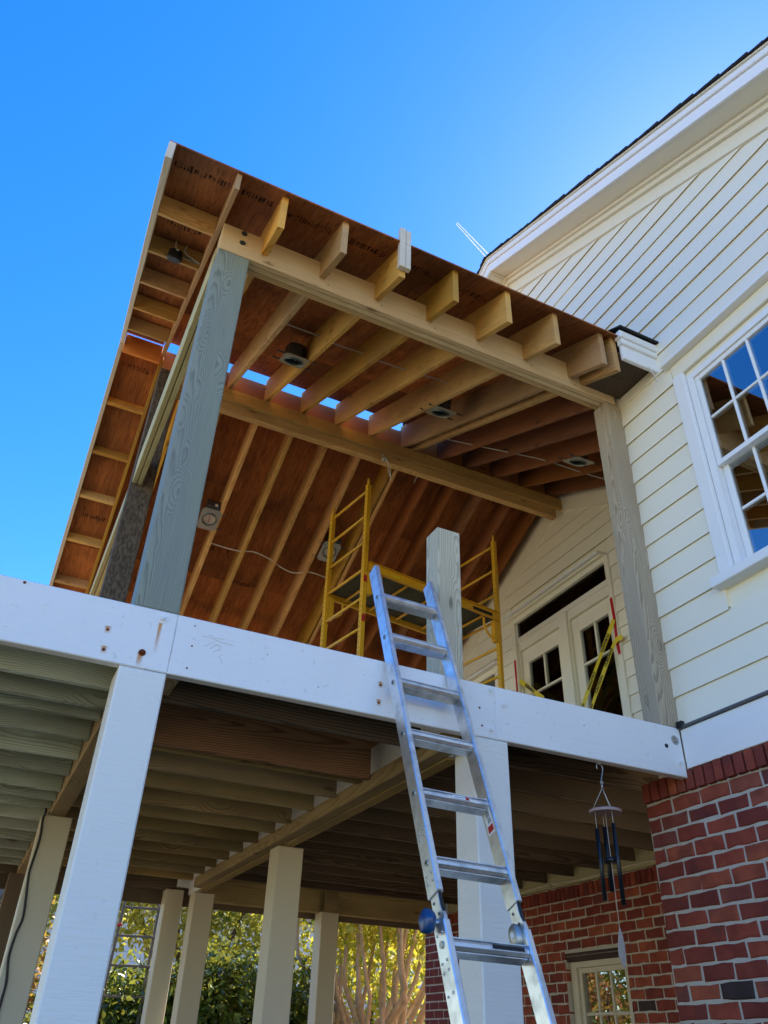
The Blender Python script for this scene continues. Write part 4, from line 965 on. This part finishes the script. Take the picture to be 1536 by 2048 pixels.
# cables
c1_ = tube('electrical_cable', smoothline([(.95, 4.19, 4.66), (1.045, 4.191, 4.665), (1.35, 4.198, 4.672), (1.458, 4.204, 4.66), (1.725, 4.206, 4.673), (1.857, 4.235, 4.687), (2.11, 4.199, 4.665), (2.255, 4.198, 4.675), (2.483, 4.173, 4.657), (2.62, 4.30, 4.70)], 4), .0065, 'white_cable')
tag(c1_, 'thin white cable strung through the front slope rafters', 'cable')
c2_ = tube('electrical_cable', smoothline([(1.32, 7.44, 4.56), (1.402, 7.452, 4.542), (1.673, 7.455, 4.541), (1.83, 7.42, 4.558), (2.057, 7.46, 4.538), (2.175, 7.511, 4.514), (2.327, 7.544, 4.498), (2.436, 7.519, 4.51), (2.541, 7.483, 4.527), (2.751, 7.501, 4.519)], 4), .0065, 'white_cable')
tag(c2_, 'thin white cable sagging below the back slope rafters', 'cable')
c3_ = tube('electrical_cable', smoothline([(2.97, 5.2, 5.02), (3.3, 5.1, 4.98), (3.62, 4.95, 4.90), (3.98, 4.85, 4.86), (4.36, 4.8, 4.82), (4.72, 4.75, 4.80)], 4), .0065, 'white_cable')
tag(c3_, 'thin white cable looping under the dark old rafters', 'cable')
wb = empty('ceiling_box', 2.62, 5.742, 5.03, 'small metal wiring box with loose wires on the ridge beam', 'junction box')
cyl('box_body', (2.618, 5.745, 4.985), (2.618, 5.705, 4.985), .028, 'galvanised', wb, 14)
tube('wire', smoothline([(2.600, 5.735, 5.06), (2.595, 5.72, 5.02), (2.612, 5.70, 4.98), (2.645, 5.70, 4.92), (2.655, 5.70, 4.83), (2.695, 5.70, 4.715)], 4), .004, 'white_cable', wb)
tube('wire', smoothline([(2.618, 5.70, 4.985), (2.66, 5.69, 4.90), (2.672, 5.69, 4.80), (2.685, 5.70, 4.725)], 4), .004, 'white_cable', wb)
jb = empty('junction_box', .09, 3.80, 4.44, 'black round wiring box with a white cable loop in the gable overhang', 'junction box')
jy, jz = 3.80, 4.49
me = mesh_from('box_body', [cyl_data((0, 0, -.035), (0, 0, .025), .052, .048, 16), cyl_data((0, 0, -.04), (0, 0, -.034), .044, .050, 16)], False); me.materials.append(MAT['black_rubber']); obj('box_body', me, T(.09, jy, jz) @ Matrix.Rotation(math.atan(RS), 4, 'X'), jb)
box('box_sticker', .085, .105, jy-.056, jy-.053, jz-.012, jz+.002, 'white_label', jb, 'x', 0)
tube('cable_loop', smoothline([(.09, jy-.01, jz+.02), (.075, jy-.03, jz+.10), (.11, jy-.04, jz+.14), (.15, jy-.03, jz+.11), (.145, jy-.02, jz+.04), (.20, jy, jz+.03), (.266, jy+.01, jz+.015)], 5), .006, 'white_cable', jb)
box('mounting_strap', .045, .27, jy+.012, jy+.03, jz+.022, jz+.034, 'galvanised', jb, 'x', .001)

# ------------------------------------------------------------------ caution tape and red tape at the doors
def strip(name, pts, w, mat, label, cat, texts=()):
    pts = [Vector(p) for p in pts]
    root_pts = smoothline(pts, 6); vs, fs = [], []; O = pts[0]
    xn = Vector((-1, 0, 0))
    for i, p in enumerate(root_pts):
        d = (root_pts[min(i+1, len(root_pts)-1)]-root_pts[max(i-1, 0)]).normalized(); sd_ = d.cross(xn).normalized()
        tw = .10*math.sin(i*.5)
        sd_ = (sd_+xn*tw).normalized()
        for e in (-1, 1):
            for th in (-.0005, .0005): vs.append(tuple(p-O+sd_*e*w/2+xn*th))
        if i:
            a = (i-1)*4; b = i*4
            fs += [(a, b, b+2, a+2), (a+1, a+3, b+3, b+1), (a, a+1, b+1, b), (a+2, b+2, b+3, a+3)]
    fs += [(0, 2, 3, 1), tuple((len(root_pts)-1)*4+q for q in (0, 1, 3, 2))]
    me = mesh_from(name, [(vs, fs)]); me.materials.append(MAT[mat]); o = obj(name, me, T(*O)); tag(o, label, cat)
    for body, t, flip in texts:
        q = t*(len(root_pts)-1); i = int(q); p = root_pts[i].lerp(root_pts[min(i+1, len(root_pts)-1)], q-i)
        d = (root_pts[min(i+2, len(root_pts)-1)]-root_pts[max(i-2, 0)]).normalized()
        U = -d if flip else d
        # text plane seen from -x: normal -x, reading direction U, up = normal x U
        V = xn.cross(U).normalized()
        cu = bpy.data.curves.new('lettering', 'FONT'); cu.body = body; cu.size = w*.80; cu.align_x = 'CENTER'; cu.align_y = 'CENTER'; cu.extrude = .0004; cu.offset = .0022; cu.resolution_u = 2
        to = bpy.data.objects.new('tmp', cu); COL.objects.link(to); dg = bpy.context.evaluated_depsgraph_get()
        tm = bpy.data.meshes.new_from_object(to.evaluated_get(dg)); bpy.data.objects.remove(to); tm.materials.clear(); tm.materials.append(MAT['black_print'])
        Mx = Matrix.Identity(4); c = p+xn*.004
        for k in range(3): Mx[k][0] = U[k]; Mx[k][1] = V[k]; Mx[k][2] = xn[k]
        Mx[0][3], Mx[1][3], Mx[2][3] = c.x, c.y, c.z+H
        obj('lettering', tm, Mx, o)
    return o
XT = 4.83
strip('caution_tape', [(XT, 5.165, 3.47), (XT, 5.36, 3.255), (XT, 5.56, 3.03), (XT, 5.78, 2.775), (XT, 5.9, 2.60)], .052, 'yellow_tape', 'yellow caution tape, upper of two strips crossing the right door leaf', 'caution tape', (('CUIDADO', .21, False), ('CAUTION', .53, False), ('CUIDADO', .78, False)))
strip('caution_tape', [(XT-.012, 5.07, 3.24), (XT-.012, 5.17, 3.245), (XT-.012, 5.32, 3.09), (XT-.012, 5.47, 2.92), (XT-.012, 5.63, 2.73), (XT-.012, 5.72, 2.60)], .050, 'yellow_tape', 'yellow caution tape, lower of two strips crossing the right door leaf', 'caution tape', (('CUIDADO', .36, True), ('CAUTION', .60, True), ('CUIDADO', .84, True)))
strip('caution_tape', [(XT, 6.76, 3.42), (XT, 6.66, 3.34), (XT, 6.50, 3.20), (XT, 6.36, 3.08)], .055, 'yellow_tape', 'short yellow caution tape at the left door leaf just above the white beam', 'caution tape', (('CUIDADO', .5, False),))
strip('red_tape', [(4.845, 5.178, 3.715), (4.845, 5.172, 3.5), (4.843, 5.18, 3.3), (4.845, 5.172, 3.12)], .034, 'red_tape', 'red tape strip stuck down the right door casing', 'tape')
strip('red_tape', [(4.845, 6.845, 3.70), (4.845, 6.842, 3.5), (4.845, 6.845, 3.3)], .030, 'red_tape', 'red tape strip stuck down the left door casing', 'tape')

# ------------------------------------------------------------------ wind chime
CX, CY = 2.711, 3.157
ch = empty('wind_chime', CX, CY, 1.254, 'wind chime of dark metal tubes hanging from the white front beam', 'wind chime')
tube('eye_hook', smoothline([(CX, CY, 1.256), (CX, CY, 1.247), (CX+.004, CY, 1.243), (CX+.001, CY, 1.239)], 3), .002, 'steel_bolt', ch)
tube('hanging_hook', smoothline([(CX-.016, CY, 1.215), (CX-.020, CY, 1.232), (CX-.008, CY, 1.243), (CX+.010, CY, 1.238), (CX+.018, CY, 1.222), (CX+.010, CY, 1.195), (CX+.002, CY, 1.170), (CX-.004, CY, 1.150), (CX+.003, CY, 1.140), (CX+.008, CY, 1.150), (CX+.004, CY, 1.160)], 5), .0026, 'steel_bolt', ch)
cyl('ferrule', (CX, CY, 1.142), (CX, CY, 1.122), .0055, 'steel_bolt', ch, 10)
PZ = 1.010
for a in (0.3, 2.4, 4.5):
    tube('cord', [(CX, CY, 1.124), (CX+.062*math.cos(a), CY+.062*math.sin(a), PZ+.006)], .0014, 'white_cable', ch, 5)
me = mesh_from('top_disc', [cyl_data((0, 0, -.008), (0, 0, .004), .078, .080, 32), cyl_data((0, 0, .004), (0, 0, .008), .080, .072, 32)], False); me.materials.append(MAT['mauve_wood']); obj('top_disc', me, T(CX, CY, PZ), ch)
for px, py, zt, zb in ((CX-.056, CY+.01, .924, .609), (CX-.002, CY-.05, .945, .615), (CX+.053, CY+.012, .956, .599), (CX+.03, CY+.055, .95, .66)):
    t_ = cyl('chime_tube', (px, py, zt), (px, py, zb), .0105, 'navy_metal', ch, 14)
    tube('cord', [(px, py, PZ-.008), (px, py, zt-.005)], .0013, 'white_cable', ch, 5)
cyl('striker', (CX, CY, .775), (CX, CY, .795), .036, 'navy_metal', ch, 20)
tube('cord', [(CX, CY, PZ-.008), (CX, CY, .50)], .0013, 'white_cable', ch, 5)
P = [(0, .505), (.012, .47), (.017, .425), (.014, .38), (.004, .340), (-.010, .352), (-.024, .385), (-.022, .43), (-.010, .475)]
v, f = prism_data([(a, b-.42) for a, b in P], -.002, .002, .0008)
me = mesh_from('wind_sail', [(v, f)]); me.materials.append(MAT['sail_wood']); obj('wind_sail', me, T(CX, CY, .42), ch)

# black cord down the painted post
cord = tube('black_cord', smoothline([(.305, 5.815, 1.26), (.310, 5.815, 1.22), (.303, 5.818, 1.19), (.316, 5.822, 1.063), (.306, 5.822, .887), (.311, 5.822, .82), (.338, 5.822, .624), (.323, 5.822, .527), (.316, 5.822, .403), (.338, 5.822, .283), (.339, 5.822, .181), (.33, 5.822, -.3), (.35, 5.815, -1.0), (.33, 5.80, -1.595)], 4), .0075, 'black_rubber')
tag(cord, 'wavy black cord hanging down a painted deck post', 'cord')

# ------------------------------------------------------------------ plants behind the deck
def leaves(name, blobs, n, size, mat, parent, shell=.55, droop=.3):
    """thousands of folded leaves spread through a few ellipsoids"""
    cs = np.array([b[:3] for b in blobs]); rs = np.array([b[3:6] for b in blobs]); wts = rs.prod(1); wts = wts/wts.sum()
    k = rng.choice(len(blobs), n, p=wts); d = rng.normal(size=(n, 3)); d /= np.linalg.norm(d, axis=1)[:, None]
    r = shell+(1-shell)*rng.random(n)**.7; r *= 1+.18*np.sin(d[:, 0]*7+k)*np.cos(d[:, 2]*6+k*2)
    clump = rng.normal(size=(n, 3))*.05
    c = cs[k]+d*rs[k]*r[:, None]+clump
    keepm = c[:, 2] > -H+.05; c = c[keepm]; d = d[keepm]; n = len(c)
    ax = rng.normal(size=(n, 3))+d*.5; ax[:, 2] -= droop; ax /= np.linalg.norm(ax, axis=1)[:, None]
    sd_ = np.cross(ax, rng.normal(size=(n, 3))); sd_ /= np.linalg.norm(sd_, axis=1)[:, None]; nr = np.cross(ax, sd_)
    s = size*(.6+.8*rng.random(n))[:, None]
    v = np.stack([c-ax*s, c+sd_*s*.48+nr*s*.12, c+ax*s, c-sd_*s*.48+nr*s*.12], 1).reshape(-1, 3)
    O = np.array([cs[:, 0].mean(), cs[:, 1].mean(), -H]); v = v-O
    me = bpy.data.meshes.new(name); me.vertices.add(4*n); me.vertices.foreach_set('co', v.astype(np.float32).ravel())
    idx = np.arange(n)[:, None]*4+np.array([0, 1, 2, 0, 2, 3])[None]; me.loops.add(6*n); me.loops.foreach_set('vertex_index', idx.ravel().astype(np.int32))
    me.polygons.add(2*n); me.polygons.foreach_set('loop_start', np.arange(2*n, dtype=np.int32)*3); me.update(calc_edges=True)
    at = me.attributes.new('lv', 'FLOAT', 'POINT'); lv = np.clip(rng.normal(.45, .28, n)+.25*np.sin(c[:, 0]*3)*np.cos(c[:, 2]*4), 0, 1); at.data.foreach_set('value', np.repeat(lv, 4).astype(np.float32))
    me.materials.append(MAT[mat]); o = obj(name, me, T(*O), parent); o['kind'] = 'stuff'
    return o
def shrub(x, y, h, w, n, mat, label, size=.047, cat='shrub', group=None):
    root = empty('shrub', x, y, -H, label, cat, group)
    blobs = [(x+random.uniform(-.35, .35)*w, y+random.uniform(-.3, .3)*w, -H+h*random.uniform(.25, .8), w*.5*random.uniform(.6, 1), w*.5*random.uniform(.6, 1), h*.28*random.uniform(.7, 1.1)) for _ in range(12)]
    leaves('foliage', blobs, n, size, mat, root, .15)
    for k in range(7):
        a = random.uniform(0, 6.28); tube('stem', smoothline([(x+.1*math.cos(a), y+.1*math.sin(a), -H-.02), (x+.25*w*math.cos(a), y+.2*w*math.sin(a), -H+h*.4), (x+.35*w*math.cos(a+.3), y+.3*w*math.sin(a+.3), -H+h*.85)], 4), .012, 'bark_dark', root, 5)
    return root
shrub(1.7, 11.3, 2.60, 1.7, 26000, 'leaf_green', 'dark evergreen shrub behind the deck below the old trellis')
shrub(2.75, 10.9, 2.75, 1.6, 27000, 'leaf_green', 'glossy dark evergreen shrub seen between the two left tan posts')
shrub(3.75, 11.2, 2.65, 1.5, 24000, 'leaf_green', 'evergreen shrub beside the pale stems of the crape myrtle')
shrub(.3, 12.2, 2.9, 1.6, 5000, 'leaf_red', 'reddish autumn shrub behind the dark timber deck post')
shrub(6.9, 12.8, 2.4, 1.8, 5000, 'leaf_mixed', 'yellow-green shrub beside the far brick corner')
shrub(4.8, 12.6, 1.9, 2.4, 20000, 'leaf_green', 'low green shrub behind the crape myrtle stems')
def tree(name, x, y, label, limbs, blobs, n, mat, bark='bark', size=.05, r0=.05, cat='tree', droop=.3):
    root = empty(name, x, y, -H, label, cat)
    for k, pts in enumerate(limbs):
        P_ = smoothline(pts, 5); m = len(P_); rr = [max(.008, r0*(1-.72*i/(m-1))*random.uniform(.88, 1.12)) for i in range(m)]
        P_ = [p+Vector((.045*math.sin(i*.9+k)+random.uniform(-.015, .015), .045*math.cos(i*.8+k*2)+random.uniform(-.015, .015), 0))*min(1, i/3) for i, p in enumerate(P_)]
        tube('trunk' if k == 0 else 'limb', P_, r0, bark, root, 8, rr)
    leaves('crown', blobs, n, size, mat, root, .35, droop); return root
# crape myrtle: many pale crooked stems
cx, cy = 5.15, 10.9
limbs = []
for k in range(24):
    a = k*2.4+random.uniform(-.2, .2); r1, r2, r3 = random.uniform(.10, .22), random.uniform(.25, .5), random.uniform(.45, .95)
    limbs.append([(cx+.10*math.cos(a), cy+.10*math.sin(a), -H-.02), (cx+r1*math.cos(a), cy+r1*math.sin(a), -H+.8), (cx+r2*math.cos(a+.2), cy+r2*math.sin(a+.2), -H+1.75+random.uniform(-.2, .2)), (cx+r3*math.cos(a+.1), cy+r3*math.sin(a+.1), .75+random.uniform(-.2, .3)), (cx+r3*1.25*math.cos(a), cy+r3*1.2*math.sin(a), 1.7+random.uniform(0, .4))])
tree('crape_myrtle', cx, cy, 'crape myrtle with many bare tan stems and yellow leaves behind the deck', limbs,
     [(cx+.6*math.cos(a), cy+.6*math.sin(a), 1.7+.25*math.sin(3*a), .65, .65, .55) for a in np.arange(0, 6.28, .8)]+[(cx+.2, cy+.7, 1.1, .9, .4, .5), (cx+.7, cy+.3, .75, .35, .3, .35)], 5200, 'leaf_yellow', size=.055, r0=.062)
limbs2 = [[(3.3, 14.2, -H-.02), (3.3, 14.2, 0), (3.2, 14.3, 1.4), (3.0, 14.2, 3.0)], [(3.3, 14.2, 0.2), (3.9, 14.0, 1.2), (4.3, 14.0, 2.4)], [(3.3, 14.2, .6), (2.6, 14.4, 1.6), (2.1, 14.3, 2.6)]]
tree('yellow_tree', 3.3, 14.2, 'tree with thin yellow autumn leaves rising behind the evergreen shrubs', limbs2, [(3.3+dx, 14.2+dy, 2.3+dz, 1.1, .9, .8) for dx, dy, dz in ((0, 0, .6), (-1.2, .2, 0), (1.1, .1, .1), (-.4, -.5, -.5), (.7, -.3, -.6), (-1.8, .3, -.7))], 9500, 'leaf_mixed', 'bark_dark', .06, .07)
limbs3 = [[(6.6, 14.0, -H-.02), (6.6, 14.0, .2), (6.5, 14.1, 2.4)], [(6.6, 14, .2), (7.2, 14, 1.2), (7.5, 14, 2.2)], [(6.6, 14, .0), (6.0, 13.9, 1.0), (5.6, 13.8, 2.0)]]
tree('yellow_tree', 6.6, 14.0, 'bright yellow-green tree behind the crape myrtle by the brick corner', limbs3, [(6.6+dx, 14+dy, 1.7+dz, 1.0, .8, .8) for dx, dy, dz in ((0, 0, .6), (-1.0, .2, 0), (.9, .1, .1), (-.3, -.4, -.8), (.6, -.3, -.9), (-1.0, -.2, -.9))], 5200, 'leaf_yellow', 'bark_dark', .06, .06)
limbs4 = [[(-1.8, 15.5, -H-.02), (-1.8, 15.5, .6), (-1.7, 15.5, 3.0)], [(-1.8, 15.5, .4), (-2.6, 15.4, 1.8), (-3.2, 15.3, 3.0)], [(-1.8, 15.5, .6), (-1.0, 15.3, 1.9), (-.6, 15.2, 2.8)]]
tree('garden_tree', -1.8, 15.5, 'tall pale-stemmed garden tree standing left of the deck', limbs4, [(-1.8+dx, 15.5+dy, 2.6+dz, 1.3, 1.2, .9) for dx, dy, dz in ((0, 0, .5), (-1.2, .2, 0), (1.0, .1, .1), (-.4, -.5, -1.4), (.3, .4, -1.8), (-1.5, 0, -1.5))], 8000, 'leaf_mixed', 'bark', .07, .10)
# old wooden trellis
tr = empty('trellis', 1.88, 10.6, -H, 'weathered grey wooden trellis frame standing among the shrubs', 'trellis')
def tbar(name, p, q, w=.03): return sq(name, p, q, w, 'old_wood', tr, (0, 1, 0))
tbar('upright', (1.56, 10.6, -H), (1.69, 10.6, 1.42)); tbar('upright', (2.05, 10.6, -H), (2.10, 10.6, 1.40))
for z in (1.318, 1.02, .72, .42): tbar('crossbar', (1.58+.06*(z+1)/1.2, 10.57, z), (2.14, 10.57, z+.01), .026)
tbar('brace', (2.05, 10.57, 1.40), (2.16, 10.57, 1.28), .024)
rb = box('ribbon', 1.645, 1.70, 10.555, 10.585, 1.115, 1.14, 'red_tape', tr, 'x', .004)

# neighbouring house far behind the shrubs
nb = empty('neighbour_house', 7.0, 24.0, -H, 'pale blue-white sided house beyond the garden shrubs', 'house')
for k in range(22): box('siding_board', 1.0, 13.0, 22.0+.004*(k % 2), 22.06, -H+k*.2, -H+k*.2+.195, 'pale_siding', nb, 'x', .004)
box('wall', 1.0, 13.0, 22.07, 27.0, -H, 2.8, 'pale_siding', nb, 'x')
slopeprism('roof', .7, 13.3, [(21.6, 2.75), (24.5, 4.4), (27.4, 2.75)], 'shingle', nb, 0, .01)

# ------------------------------------------------------------------ contrail, far up
def rayp(az, el, r): return Vector((r*math.cos(math.radians(el))*math.sin(math.radians(az)), r*math.cos(math.radians(el))*math.cos(math.radians(az)), r*math.sin(math.radians(el))))
p0 = rayp(32.01, 54.68, 3000); p1 = rayp(35.36, 52.35, 3000); p2 = p0+(p1-p0)*9.0
sdv = (p1-p0).cross(p0).normalized()
me = mesh_from('contrail', [cyl_data(p0+sdv*3, p2+sdv*34, 1.2, 9.0, 8), cyl_data(p0-sdv*3, p2-sdv*34, 1.2, 9.0, 8)]); me.materials.append(MAT['contrail_vapour'])
ct = obj('contrail', me, T(0, 0, 0)); tag(ct, 'thin white double contrail of a high aircraft in the blue sky', 'contrail', kind='stuff')
